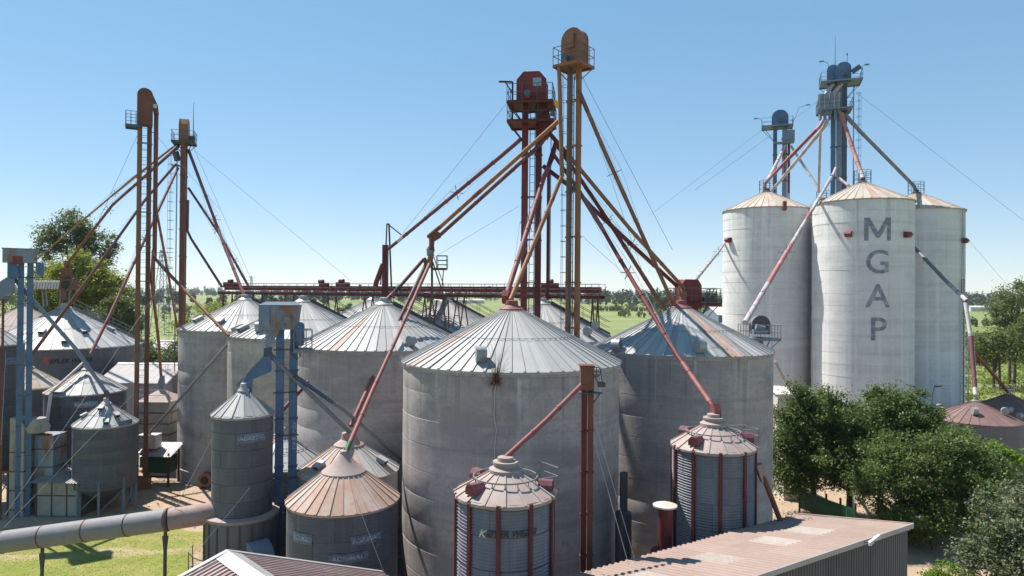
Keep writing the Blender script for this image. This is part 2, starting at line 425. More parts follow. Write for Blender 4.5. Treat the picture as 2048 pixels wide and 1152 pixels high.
def cone_roof(parent, R, zE, zA, n, m, cap_r=.45, over=.1, rust=(), rust_m=None, rib=.055, cap_m=None, rings=(.58,), jit=True):
    slope = (zA - zE) / R
    Ro = R + over
    def zc(r): return zE + (R - r) * slope
    b = MB()
    b.lathe([(Ro - .02, zc(Ro) - .09), (Ro - .02, zc(Ro) - .035), (cap_r * .6, zc(cap_r * .6) - .035)], max(n, 24))
    roof = b.build('roof', m, parent, smooth=30)
    da = math.tau / n
    key = (R, zE, zA, n, m.name, cap_r, over, rib)
    if key not in _panel_cache:
        pb = MB()
        h = da / 2 * .985
        def pt(r, a, dz): return (r * math.cos(a), r * math.sin(a), zc(r) + dz)
        r0 = cap_r * .8
        t = .018
        pb.add([pt(r0, -h, 0), pt(Ro, -h, 0), pt(Ro, h, 0), pt(r0, h, 0), pt(Ro, -h, -t * 2), pt(Ro, h, -t * 2)], [(0, 1, 2, 3), (1, 4, 5, 2)])
        # standing seam along one side
        w0, w1 = min(.02, r0 * da * .2), max(.03, min(.045, Ro * da * .1))
        def rp(r, s, dz): 
            a = h; x, y, z = pt(r, a, dz)
            return (x - math.sin(a) * s, y + math.cos(a) * s, z)
        ro0 = max(r0, .35)
        vs_ = [rp(ro0, -w0, -.01), rp(ro0, w0, -.01), rp(ro0, w0, rib * .6), rp(ro0, -w0, rib * .6), rp(Ro + .015, -w1, -.01), rp(Ro + .015, w1, -.01), rp(Ro + .015, w1, rib), rp(Ro + .015, -w1, rib)]
        pb.add(vs_, [(0, 1, 2, 3), (7, 6, 5, 4), (0, 4, 5, 1), (1, 5, 6, 2), (2, 6, 7, 3), (3, 7, 4, 0)])
        me = pb.mesh('roof_panel', m)
        me_r = me.copy(); me_r.materials.clear(); me_r.materials.append(rust_m or MT['roof_rust'])
        _panel_cache[key] = (me, me_r)
    me, me_r = _panel_cache[key]
    for i in range(n):
        o = link('roof_panel', me_r if i in rust else me, roof)
        s = 1 + (random.uniform(-.003, .003) if jit else 0)
        o.scale = (s, s, 1); o.location = (0, 0, random.uniform(0, .012))
        o.rotation_euler = (0, 0, (i + .5) * da + random.uniform(-.002, .002))
    cb = MB()
    cb.lathe([(cap_r * 1.15, zc(cap_r * 1.15) + .03), (cap_r * 1.15, zc(cap_r * 1.15) + .09), (cap_r * .6, zc(cap_r * .6) + .12), (cap_r * .55, zA + .18), (.02, zA + .22)], 28)
    cb.build('roof_cap', cap_m or m, roof, smooth=40)
    for q in rings:
        rb = MB(); r = R * q
        rb.tube([(r * math.cos(k * math.tau / 48), r * math.sin(k * math.tau / 48), zc(r) + rib + .01) for k in range(49)], .012, 5, caps=False)
        rb.build('roof_ring', MT['greypipe'], roof)
    return roof
def rust_near(loc, R, n, zE, zA, pxs):
    out = set()
    for (px, py) in pxs:
        _, a, _ = on_cone(loc, R, zE, zA, px, py)
        out.add(int((a % math.tau) / (math.tau / n)))
    return out
def drum_vent(parent, p, a, s=.5, m=None):
    """snail-shell roof aerator: a short drum on a square throat, mouth down slope"""
    m = m or MT['galv']
    b = MB(); t = Vector((-math.sin(a), math.cos(a), 0)); o = Vector((math.cos(a), math.sin(a), 0)); u = Vector((0, 0, 1))
    c = p + u * (s * .62)
    N = 16; prof = []
    for k in range(N + 1):
        th = -math.pi * .15 + math.pi * 1.3 * k / N
        prof.append(c + (o * math.cos(th) + u * math.sin(th)) * s * .5)
    prof.append(p - o * s * .42 + u * .01); prof.append(p + o * s * .15 + u * .0)
    b.prism([q - t * s * .36 for q in prof], t * s * .72)
    v = b.build('roof_vent', m, parent)
    b = MB(); b.tube([c + t * s * .362, c + t * s * .40], s * .3, 14); b.build('vent_lid', MT['galv_dark'], v)
    return v
def box_vent(parent, p, a, s=(.5, .7, .25), m=None, slope=.45):
    b = MB(); o = Vector((math.cos(a), math.sin(a), -slope)).normalized(); t = Vector((-math.sin(a), math.cos(a), 0)); nrm = t.cross(o) * -1
    if nrm.z < 0: nrm = -nrm
    R3 = Matrix((t, o, nrm)).transposed()
    b.box(p + nrm * (s[2] / 2 + .03), s, mat=R3)
    v = b.build('roof_vent', m or MT['galv'], parent)
    b = MB(); b.box(p + nrm * (s[2] + .045), (s[0] * 1.15, s[1] * 1.12, .03), mat=R3); b.build('vent_lid', m or MT['roof_steel'], v)
    b = MB(); b.box(p + nrm * (s[2] / 2 + .02) + o * (s[1] / 2 + .012), (s[0] * .85, .02, s[2] * .7), mat=R3); b.build('vent_mouth', MT['black'], v)
    return v
def hood_vent(parent, p, a, s=.5, m=None):
    """hooded house-shaped roof vent, open towards the eave"""
    b = MB(); o = Vector((math.cos(a), math.sin(a), 0)); t = Vector((-math.sin(a), math.cos(a), 0)); u = Vector((0, 0, 1))
    poly = [(-.5, -.1), (.5, -.1), (.5, .35), (.25, .68), (-.25, .68), (-.5, .35)]
    pts = [p + t * x * s + u * z * s + o * s * .5 for x, z in poly]
    b.prism(pts, -o * s * 1.1)
    v = b.build('roof_vent', m or MT['purple'], parent)
    b = MB(); ip = [p + t * x * s * .8 + u * (z * s * .82 + .04 * s) + o * s * .503 for x, z in poly]
    b.prism(ip, o * .012); b.build('vent_mouth', MT['darkred'], v)
    return v
def roof_stair(parent, R, zE, zA, a, m=None, w=.6, r0=.5):
    m = m or MT['steel']; sl = (zA - zE) / R
    o = Vector((math.cos(a), math.sin(a), 0)); t = Vector((-math.sin(a), math.cos(a), 0))
    def q(r, s, dz): return o * r + t * s + Vector((0, 0, zE + (R - r) * sl + dz))
    b = MB()
    for s in (-w / 2, w / 2): b.bar(q(r0, s, .16), q(R, s, .16), .05, .2)
    st = b.build('roof_stair', m, parent)
    n = int((R - r0) / .3); b = MB()
    for k in range(n): b.bar(q(r0 + .15 + k * .3, -w / 2 + .026, .2), q(r0 + .15 + k * .3, w / 2 - .026, .2), .16, .03)
    b.build('stair_treads', m, st)
    b = MB()
    for s in (-w / 2 - .03, w / 2 + .03):
        b.tube([q(r0, s, 1.05), q(R, s, 1.05)], .022, 6); b.tube([q(r0, s, .62), q(R, s, .62)], .016, 6)
        for k in range(0, n + 1, 4): b.tube([q(r0 + k * .3, s, .1), q(r0 + k * .3, s, 1.05)], .018, 6)
    b.build('stair_rail', m, st)
def text_wall(parent, string, R, ang, z, size, m, name='lettering', shear=0.0, sx=1.0, bold=0.0, vertical=False, depth=.012, off=.015):
    cu = bpy.data.curves.new('t', 'FONT'); cu.body = string; cu.size = size; cu.align_x = 'CENTER'; cu.align_y = 'CENTER'
    cu.shear = shear; cu.offset = bold; cu.resolution_u = 4
    o = bpy.data.objects.new('t', cu); col.objects.link(o)
    dg = bpy.context.evaluated_depsgraph_get()
    me0 = bpy.data.meshes.new_from_object(o.evaluated_get(dg))
    bpy.data.objects.remove(o); bpy.data.curves.remove(cu)
    if string == 'M':
        bpy.data.meshes.remove(me0); me0 = bpy.data.meshes.new('t'); k_ = size * .70
        pl = [(0, 0), (0, 1), (.19, 1), (.5, .36), (.81, 1), (1, 1), (1, 0), (.85, 0), (.85, .70), (.565, .12), (.435, .12), (.15, .70), (.15, 0)]
        me0.from_pydata([((x - .5) * k_ * 1.08, (y - .5) * k_, 0) for x, y in pl], [], [tuple(reversed(range(13)))])
    bm = bmesh.new(); bm.from_mesh(me0); bpy.data.meshes.remove(me0)
    bmesh.ops.remove_doubles(bm, verts=bm.verts, dist=1e-5)
    bmesh.ops.triangulate(bm, faces=bm.faces)
    lim = R * .08
    for _ in range(5):
        long_e = [e for e in bm.edges if e.calc_length() > lim]
        if not long_e: break
        bmesh.ops.subdivide_edges(bm, edges=long_e, cuts=1)
        bmesh.ops.triangulate(bm, faces=bm.faces)
    for v in bm.verts:
        x, y = v.co.x * sx, v.co.y
        a = ang + x / R
        v.co = ((R + off) * math.cos(a), (R + off) * math.sin(a), z + y)
    me = bpy.data.meshes.new(name); bm.to_mesh(me); bm.free()
    me.materials.append(m)
    return link(name, me, parent)
def plate_wall(parent, R, ang, z, w, h, m, name='sign_plate', off=.006):
    b = MB(); n = 10; hw_ = w / R / 2
    b.lathe([(R + off, z - h / 2), (R + off, z + h / 2)], n, ang - hw_, ang + hw_)
    return b.build(name, m, parent)

# ------------------------------------------------------------------ concrete silos, two rows of four
EAVE, APEX, RS = 11.9, 14.45, 5.0
NP = 60
def concrete_silo(label, loc, rust=(), stair=True, seed=0, group='grey concrete silos in two rows'):
    t = thing('concrete_silo', label, 'silo', (loc[0], loc[1], 0), group=group)
    random.seed(seed)
    b = MB(); prof = [(RS + .06, 0), (RS + .06, .9), (RS, .95)]
    nb = 10
    for k in range(nb):
        z0_, z1_ = .95 + (EAVE - .98) * k / nb, .95 + (EAVE - .98) * (k + 1) / nb; rr = RS + random.uniform(-.004, .006)
        prof += [(rr, z0_ + .03), (rr, z1_ - .02), (RS - .008, z1_ - .01), (RS - .008, z1_ + .01)]
    b.lathe(prof, 96); b.build('wall', MT['concrete'], t, smooth=25)
    b = MB(); b.lathe([(RS + .03, EAVE - .25), (RS + .045, EAVE - .25), (RS + .045, EAVE - .06), (RS + .01, EAVE - .03)], 96)
    b.build('wall_rim', MT['concrete'], t, smooth=40)
    roof = cone_roof(t, RS, EAVE, APEX, NP, MT['roof_steel'], .5, .1, rust_near(loc, RS, NP, EAVE, APEX, rust), cap_m=MT['pinkred'] if seed in (1, 2) else MT['galv'])
    if stair:
        va = math.atan2(-loc[1], -loc[0])
        roof_stair(t, RS, EAVE, APEX, va + (rad(108) if stair is True else rad(stair)))
    return t
S_A, S_B, S_C, S_D, S_E = (0, 32), (9.8, 39.5), (-7.7, 41.0), (-15.2, 49.6), (-22.4, 57.3)
S_F, S_G, S_H = (2.2, 48.3), (-5.5, 56.8), (-13.3, 65.3)
tA = concrete_silo('largest grey concrete silo in the centre foreground, nearest to the camera', S_A, [(905, 680)], stair=False, seed=1)
tB = concrete_silo('grey concrete silo right of the central one, red octagonal elevator head behind its peak', S_B, [(1428, 680), (1470, 700)], stair=False, seed=2)
tC = concrete_silo('grey concrete silo left of the central one, with one orange rusty roof sheet', S_C, [(700, 668)], seed=3)
tD = concrete_silo('grey concrete silo second from the left, behind the blue twin-leg elevator', S_D, seed=4)
tE = concrete_silo('leftmost grey concrete silo, beside the rusty lattice-laddered towers', S_E, seed=5)
tF = concrete_silo('back row concrete silo seen behind the red tower under the catwalk end', S_F, seed=6)
tG = concrete_silo('back row concrete silo under the steel trestle in the middle of the catwalk', S_G, [(880, 640)], seed=7)
tH = concrete_silo('farthest back row concrete silo, small grey cone left of the vertical red chute', S_H, seed=8)
def vents(t, loc, lst, kind='drum', s=.5, R=RS, zE=EAVE, zA=APEX, **kw):
    for (px, py) in lst:
        p, a, r = on_cone(loc, R, zE, zA, px, py)
        if kind == 'drum': drum_vent(t, p, a + rad(25), s, **kw)
        elif kind == 'box': box_vent(t, p, a, kw.get('bs', (.5, .7, .25)))
        else: hood_vent(t, p, a, s, **kw)
vents(tA, S_A, [(962, 724)], s=.58)
vents(tB, S_B, [(1400, 706), (1233, 704)], s=.62)
vents(tC, S_C, [(822, 692)], s=.5)
vents(tF, S_F, [(1175, 672), (1190, 660)], s=.55)
vents(tE, S_E, [(375, 645), (398, 642), (440, 645)], 'box', s=.5)
vents(tD, S_D, [(475, 660), (488, 660)], 'box', s=.5)
vents(tD, S_D, [(518, 664)], s=.6)
# dangling cable and dry plant on the nearest silo
a_, z_ = on_wall(S_A, RS, 992, 760)
cb = MB(); pts = []
for k, (px, py) in enumerate([(991, 752), (990, 790), (988, 830), (993, 860), (990, 890), (989, 920), (991, 960)]):
    aa, zz = on_wall(S_A, RS, px, py); pts.append((S_A[0] + (RS + .03) * math.cos(aa), S_A[1] + (RS + .03) * math.sin(aa), zz))
w = tag(link('hanging_cable', None, None, pts[-1]), 'pale cable hanging down the front of the central concrete silo', 'cable')
cb.tube(pts, .018, 6); cb.build('cable', MT['wire_light'], w, world=True)
pb = MB(); c0 = Vector((S_A[0] + RS * math.cos(a_), S_A[1] + RS * math.sin(a_), EAVE - .3)); outv = Vector((math.cos(a_), math.sin(a_), 0))
for k in range(30):
    d = Vector((random.gauss(0, .5), random.gauss(0, .3), random.uniform(.4, 1.6))) + outv * .2
    e = c0 + d * random.uniform(.5, 1.15); mid = c0 + (e - c0) * .5 + Vector((random.gauss(0, .06), 0, .08)); pb.tube([c0 + outv * .08, mid, e], [.008, .006, .003], 4)
dp = tag(link('dry_plant', None, None, c0), 'dry leafless plant rooted at the eave of the central concrete silo', 'plant')
pb.build('stems', MT['bark'], dp, world=True)
rb = MB()
for k in range(220):
    q = c0 + outv * .1 + Vector((random.gauss(0, .08), random.gauss(0, .04), random.gauss(-.05, .09))); e = q + Vector((random.gauss(0, .08), random.gauss(0, .08), random.gauss(-.04, .08)))
    rb.bar(q, e, .012)
rb.build('root_ball', MT['rustbrown'], dp, world=True)

# ------------------------------------------------------------------ tall pale silos with the big letters
RM, EM, AM = 4.82, 24.75, 27.15
NM = 40
def tall_silo(label, loc, rust, seed):
    t = thing('tall_silo', label, 'silo', (loc[0], loc[1], 0), group='tall whitish concrete silos')
    random.seed(seed)
    b = MB(); prof = [(RM + .08, 0), (RM + .08, .8), (RM, .85)]
    nb = 20
    for k in range(nb):
        z0_, z1_ = .85 + (EM - .87) * k / nb, .85 + (EM - .87) * (k + 1) / nb; rr = RM + random.uniform(-.012, .012)
        prof += [(rr, z0_ + .03), (rr, z1_ - .02), (RM - .018, z1_ - .015), (RM - .018, z1_ + .02)]
    b.lathe(prof, 96); b.build('wall', MT['concrete_white'], t, smooth=25)
    cone_roof(t, RM, EM, AM, NM, MT['roof_cream'], .5, .14, rust, rings=(), cap_m=MT['steel'])
    # ring rail round the peak
    b = MB()
    for zz in (AM + .2, AM + .65, AM + 1.05):
        b.tube([(math.cos(k * math.tau / 20) * .85, math.sin(k * math.tau / 20) * .85, zz) for k in range(21)], .025, 5, caps=False)
    for k in range(8): b.tube([(.85 * math.cos(k * math.tau / 8), .85 * math.sin(k * math.tau / 8), AM - .35), (.85 * math.cos(k * math.tau / 8), .85 * math.sin(k * math.tau / 8), AM + 1.05)], .025, 5)
    b.build('peak_railing', MT['steelblue'], t)
    return t
S_M1, S_M2, S_M3, S_M4 = (36.9, 72), (29.4, 79), (46.7, 79), (39.4, 86.5)
tM1 = tall_silo('tall pale silo with large blue grey vertical letters', S_M1, {28, 30}, 21)
tM2 = tall_silo('leftmost tall pale concrete silo with a rusty bracket at its eave', S_M2, set(), 22)
tM3 = tall_silo('rightmost tall pale concrete silo, half hidden behind the lettered one', S_M3, {24, 25, 26, 29}, 23)
tM4 = tall_silo('tall pale concrete silo at the back, roof peeping between the two left ones', S_M4, set(), 24)
for ch, py in (('M', 458), ('G', 526), ('A', 594), ('P', 661)):
    a_, z_ = on_wall(S_M1, RM, 1756, py)
    text_wall(tM1, ch, RM, a_, z_, 3.25, MT['lettering'], 'painted_letter', bold=.03, off=.02, sx=1.0)
def wall_box(t, loc, px, py, s=.62):
    a, z = on_wall(loc, RM, px, py); o = Vector((math.cos(a), math.sin(a), 0)); tt = Vector((-math.sin(a), math.cos(a), 0)); u = Vector((0, 0, 1)); c = o * (RM - .1) + u * z
    b = MB(); b.prism([c + tt * s * .5 + u * s * .45, c + tt * s * .5 - u * s * .5, c + tt * s * .5 + o * (s * .75) - u * s * .5, c + tt * s * .5 + o * (s * 1.15) + u * s * .0, c + tt * s * .5 + o * s * .8 + u * s * .4], -tt * s)
    v = b.build('wall_hatch', MT['red'], t)
    b = MB(); b.box(c + o * (s * .98) - u * (s * .28), (.02, s * .8, s * .32), math.atan2(o.y, o.x)); b.build('hatch_mouth', MT['pinkred'], v)
wall_box(tM1, S_M1, 1698, 468); wall_box(tM1, S_M1, 1811, 469)
wall_box(tM2, S_M2, 1460, 480); wall_box(tM3, S_M3, 1925, 481)
b = MB(); a_, z_ = on_wall(S_M2, RM, 1568, 410); o_ = Vector((math.cos(a_), math.sin(a_), 0))
b.box(o_ * (RM + .16) + Vector((0, 0, z_ - .1)), (.3, .35, 1.0), a_); b.build('eave_bracket', MT['rustbrown'], tM2)
# wall ladder with cage on the right silo
def ladder(th, base, top, wdir, w=.45, m=None, cage=None, step=.33, r=.022):
    m = m or MT['steelblue']; base, top, wdir = Vector(base), Vector(top), Vector(wdir).normalized()
    b = MB()
    for s in (-w / 2, w / 2): b.bar(base + wdir * s, top + wdir * s, r * 2)
    n = int((top - base).length / step); d = (top - base).normalized()
    for k in range(n): b.bar(base + d * (k + .5) * step - wdir * w / 2, base + d * (k + .5) * step + wdir * w / 2, r * 1.3)
    l = b.build('ladder', m, th)
    if cage is not None:
        cd = Vector(cage).normalized(); b = MB(); rr = .36
        zs = [k * .9 + .9 for k in range(int(((top - base).length - .9) / .9))]
        ring = lambda h: [base + d * h + wdir * (math.sin(t) * rr) + cd * (rr * (1 - math.cos(t)) * 1.05 + .02) for t in [math.pi * (-.62 + 1.24 * q / 10) + math.pi for q in range(11)]]
        for h in zs: b.tube(ring(h), .018, 4, caps=False)
        for q in (2, 5, 8):
            if len(zs) > 1: b.tube([ring(zs[0])[q], ring(zs[-1])[q]], .013, 4)
        b.build('ladder_cage', m, l)
    return l
a_, _ = on_wall(S_M3, RM, 1921, 760); o_ = Vector((math.cos(a_), math.sin(a_), 0))
ladder(tM3, o_ * (RM + .2) + Vector((0, 0, .5)), o_ * (RM + .2) + Vector((0, 0, 17.0)), (-o_.y, o_.x, 0), w=.5, m=MT['steel'], r=.035)
ladder(tM3, o_ * (RM + .2) + Vector((0, 0, 17.1)), o_ * (RM + .2) + Vector((0, 0, EM)), (-o_.y, o_.x, 0), w=.4, m=MT['bluegrey'], r=.02)
# ------------------------------------------------------------------ steel bins
_sheet_cache = {}
def steel_bin(label, loc, R, z0, zE, zA, n=24, roof_m='roof_steel', wall_m='galv', rows=6, cols=10, pitch=.11, rust=(), cap_r=.3, legs=0, hopper=0.0,
              stiff=0, stiff_m='red', rings=(.58,), group='corrugated steel bins', sheets=True, amp=.018, rail=None, rib=.045, cap_m=None, over=.08):
    t = thing('steel_bin', label, 'bin', (loc[0], loc[1], 0), group=group)
    H = zE - z0
    if sheets:
        b = MB(); b.lathe([(R - .05, z0), (R - .05, zE - .02)], 48); wall = b.build('wall', MT['steel'], t, smooth=30)
        hr = H / rows; da = math.tau / cols; key = (R, hr, cols, pitch, wall_m)
        if key not in _sheet_cache:
            b = MB(); nz = max(4, int(round(hr / pitch * 4))); na = max(4, int(48 / cols)); vs_, fs_ = [], []
            for i in range(nz + 1):
                z = hr * i / nz; rr = R + amp * math.sin(math.tau * z / pitch)
                for k in range(na + 1):
                    a = -da / 2 * .992 + da * .992 * k / na; e = .006 if k == na else 0
                    vs_.append(((rr + e) * math.cos(a), (rr + e) * math.sin(a), z * .992))
            for i in range(nz):
                for k in range(na): fs_.append((i * (na + 1) + k, i * (na + 1) + k + 1, (i + 1) * (na + 1) + k + 1, (i + 1) * (na + 1) + k))
            b.add(vs_, fs_); _sheet_cache[key] = b.mesh('wall_sheet', MT[wall_m], 60)
        for i in range(rows):
            for k in range(cols):
                o = link('wall_sheet', _sheet_cache[key], wall, (0, 0, z0 + i * hr), (k + (i % 2) * .5 + .13) * da)
                s = 1 + random.uniform(-.0015, .0015); o.scale = (s, s, 1)
    else:
        b = MB(); prof = []; nz = int(H / pitch * 4)
        for i in range(nz + 1): z = H * i / nz; prof.append((R + amp * math.sin(math.tau * z / pitch), z0 + z))
        b.lathe(prof, 56); wall = b.build('wall', MT[wall_m], t, smooth=60)
        for i in range(1, rows):
            b = MB(); zz = z0 + H * i / rows; b.lathe([(R + .012, zz - .03), (R + .03, zz - .03), (R + .03, zz + .03), (R + .012, zz + .03)], 56); b.build('wall_band', MT[wall_m], wall, smooth=30)
    roof = cone_roof(t, R, zE, zA, n, MT[roof_m], cap_r, over, rust, rings=rings, rib=rib, cap_m=MT[cap_m] if cap_m else None)
    for k in range(stiff):
        a = k * math.tau / stiff + .2 ; b = MB()
        b.box(((R + .045) * math.cos(a), (R + .045) * math.sin(a), z0 + H / 2), (.07, .13, H - .04), a); b.build('stiffener', MT[stiff_m], t)
    if hopper:
        b = MB(); b.lathe([(R, z0), (R - .05, z0 - .05), (.25, z0 - hopper), (.25, z0 - hopper - .25)], 40); b.build('hopper', MT[wall_m], t, smooth=30)
    for k in range(legs):
        a = k * math.tau / legs + .35; b = MB()
        b.box(((R - .06) * math.cos(a), (R - .06) * math.sin(a), (z0 + .7) / 2), (.13, .13, z0 + .7), a)
        b.build('leg', MT['bluegrey'], t)
    if legs:
        b = MB()
        for k in range(legs):
            a1, a2 = k * math.tau / legs + .35, (k + 1) * math.tau / legs + .35; r = R - .06
            b.bar((r * math.cos(a1), r * math.sin(a1), .3), (r * math.cos(a2), r * math.sin(a2), z0 - .1), .05)
        b.build('leg_bracing', MT['bluegrey'], t)
    return t
def bx(px, Y): return ((px - 1024) / FPX * Y, Y)
# left yard
L_g = bx(130, 71); tg = steel_bin('wide steel bin with ribbed cone roof and black logo on its wall, at left', L_g, 7.2, 0, 9.3, 13.35, 44, 'roof_steel', 'galv_dark', 9, 14, .12, sheets=False, cap_r=.6)
vents(tg, L_g, [(85, 665), (167, 664), (220, 660), (250, 662)], 'box', R=7.2, zE=9.3, zA=13.35)
roof_stair(tg, 7.2, 9.3, 13.35, math.atan2(-L_g[1], -L_g[0]) + rad(80), MT['greypipe'], .5, .8)
a_, z_ = on_wall(L_g, 7.22, 135, 722)
a_, z_ = on_wall(L_g, 7.22, 143, 722); text_wall(tg, 'EPLER WEBER', 7.22, a_, z_, .58, MT['logo'], 'logo_lettering', .35, 1.0, .016)
a_, z_ = on_wall(L_g, 7.22, 91, 721); text_wall(tg, 'K', 7.22, a_, z_, .85, MT['logored'], 'logo_lettering', .35, 1.0, .02)
L_n = bx(48, 90); steel_bin('steel bin far left with sunlit beige cone roof behind the wide bin', L_n, 7.5, 0, 8.3, 12.9, 40, 'roof_pink', 'galv_dark', 8, 12, .12, sheets=False)
L_k = bx(62, 55.5); tk = steel_bin('small bin with rust-streaked roof behind the far left blue elevator', L_k, 2.35, 1.6, 7.15, 8.75, 20, 'roof_cream', 'galv_dark', 6, 10, .11, hopper=1.2, legs=6, rust={12, 13, 15})
L_h = bx(175, 51.3); th_ = steel_bin('dark steel bin with shiny roof and white inverted V pipes at its peak', L_h, 2.65, 2.3, 7.45, 9.1, 22, 'roof_steel', 'galv_dark', 6, 9, .11, hopper=1.6, legs=7, rust={12, 13, 14})
L_i = bx(215, 46.6); ti = steel_bin('small dark steel bin on legs behind the lean-to shed', L_i, 1.93, 1.75, 5.95, 7.4, 18, 'roof_steel', 'galv_dark', 5, 8, .11, hopper=1.3, legs=8)
vents(ti, L_i, [(170, 833), (203, 818), (232, 832), (248, 818)], 'box', R=1.93, zE=5.95, zA=7.4, s=None, bs=(.3, .38, .16))
L_j = bx(-32, 47); tj = steel_bin('tall steel bin cut off by the left picture edge', L_j, 2.35, 3.0, 11.2, 12.9, 20, 'roof_steel', 'galv_dark', 8, 9, .11, hopper=1.6, legs=6)
for (t, L, R, px, py, w_, h_) in ((tj, L_j, 2.35, 24, 722, 1.0, .5), (ti, L_i, 1.93, 252, 845, 1.0, .35), (th_, L_h, 2.65, 117, 790, 1.1, .45), (th_, L_h, 2.65, 172, 809, 1.5, .45)):
    a_, z_ = on_wall(L, R, px, py); plate_wall(t, R, a_, z_, w_, h_, MT['banner'], off=.025)
    if w_ == 1.5: text_wall(t, 'AGRIMAC', R, a_, z_, .34, MT['bannertext'], 'sign_lettering', bold=.01, off=.035)
# front-left bins
L_a = bx(489, 31); ta = steel_bin('slender tall dark steel bin standing on a wider ribbed skirt, front left', L_a, 1.29, 5.0, 9.5, 10.6, 16, 'roof_steel', 'galv_dark', 6, 6, .09, cap_r=.22, rings=(), amp=.012)
b = MB(); b.lathe([(1.29, 5.03), (1.42, 5.03), (1.6, 4.98), (1.6, 4.9), (1.57, 4.9), (1.57, 0)], 48); sk = b.build('skirt', MT['galv_dark'], ta, smooth=25)
b = MB(); b.lathe([(1.30, 5.06), (1.61, 5.0), (1.61, 4.88)], 48); b.build('skirt_flashing', MT['roof_pink'], ta, smooth=25)
for k in range(20):
    a = k * math.tau / 20; b = MB(); b.box((1.585 * math.cos(a), 1.585 * math.sin(a), 2.4), (.05, .06, 4.8), a); b.build('skirt_rib', MT['steel'], sk)
ac = math.atan2(-L_a[1], -L_a[0])
for zz in (3.05, 3.5, 2.6):
    b = MB(); b.tube([(2.15 * math.cos(ac - 1.9 + q * .2), 2.15 * math.sin(ac - 1.9 + q * .2), zz) for q in range(11)], .022, 5); b.build('walkway_rail', MT['greypipe'], ta)
b = MB(); b.lathe([(1.57, 2.3), (2.2, 2.3), (2.2, 2.36), (1.57, 2.36)], 10, ac - 1.9, ac + .1); b.build('walkway', MT['steel'], ta)
for q in range(6):
    a = ac - 1.9 + q * .4; b = MB(); b.tube([(2.17 * math.cos(a), 2.17 * math.sin(a), 2.3), (2.17 * math.cos(a), 2.17 * math.sin(a), 3.5)], .022, 5); b.build('rail_post', MT['steel'], ta)
# curved air duct climbing the skirt
b = MB(); pf = []
c0 = Vector((math.cos(ac + .42), math.sin(ac + .42), 0)); tq = Vector((-c0.y, c0.x, 0))
for q in range(9):
    th = q * math.pi / 2 / 8; pf.append(c0 * (1.45 + 1.25 * math.sin(th) * .8) + Vector((0, 0, 3.0 + 1.1 * math.cos(th))))
pf += [c0 * 2.45 + Vector((0, 0, .2)), c0 * 1.45 + Vector((0, 0, .2))]
b.prism([p - tq * .45 for p in pf], tq * .9); b.build('air_duct', MT['bluegrey'], ta)
a_, z_ = on_wall(L_a, 1.30, 505, 876); plate_wall(ta, 1.29, a_, z_, 1.25, .42, MT['banner'], off=.02); text_wall(ta, 'AGRIMAC', 1.29, a_, z_, .24, MT['bannertext'], 'sign_lettering', bold=.006, off=.03)
L_b = bx(691, 28); zb = (6.6, 8.25)
tb = steel_bin('steel bin in front with rusty orange cone roof topped by a plain cap', L_b, 2.2, 0, zb[0], zb[1], 28, 'roof_rust', 'galv_dark', 6, 8, .10, cap_r=.3, rings=(), rust=set(list(range(0, 9)) + [24, 26, 27]), amp=.014)
for o in list(bpy.data.objects):
    pass
b = MB(); sl = (zb[1] - zb[0]) / 2.2; b.lathe([(.88, zb[0] + (2.2 - .88) * sl + .02), (.88, zb[0] + (2.2 - .88) * sl + .07), (.45, zb[0] + (2.2 - .45) * sl + .1), (.16, zb[1] + .12), (.15, zb[1] + .22), (.02, zb[1] + .24)], 40)
b.build('cap_cone', MT['roof_pink'], tb, smooth=30)
L_c = bx(701, 33); tc_ = steel_bin('steel bin with rust-striped roof just behind the rusty orange-roofed bin', L_c, 2.33, 0, 6.5, 8.0, 26, 'roof_steel', 'galv', 6, 8, .10, cap_r=.62, rust={14, 15, 17, 20, 21}, rings=(), cap_m='roof_rust')
vents(tc_, L_c, [(640, 935), (762, 925)], 'box', R=2.33, zE=6.5, zA=8.0, bs=(.34, .46, .18))
L_d = bx(566, 35.5); td_ = steel_bin('steel bin mostly hidden behind the blue elevator and slender bin', L_d, 2.2, 0, 6.2, 7.7, 24, 'roof_steel', 'galv_dark', 6, 8, .10, cap_r=.4, rust={14, 15, 16}, sheets=False)
for (px, py, w_, h_) in ((603, 1077, 1.0, .4), (735, 1078, 1.3, .36), (698, 1117, 1.5, .38)):
    a_, z_ = on_wall(L_b, 2.22, px, py); plate_wall(tb, 2.2, a_, z_, w_, h_, MT['banner'], off=.022)
    text_wall(tb, 'AGRIMAC', 2.2, a_, z_, .24, MT['bannertext'], 'sign_lettering', bold=.008, off=.034, sx=min(1.2, w_ * .85))
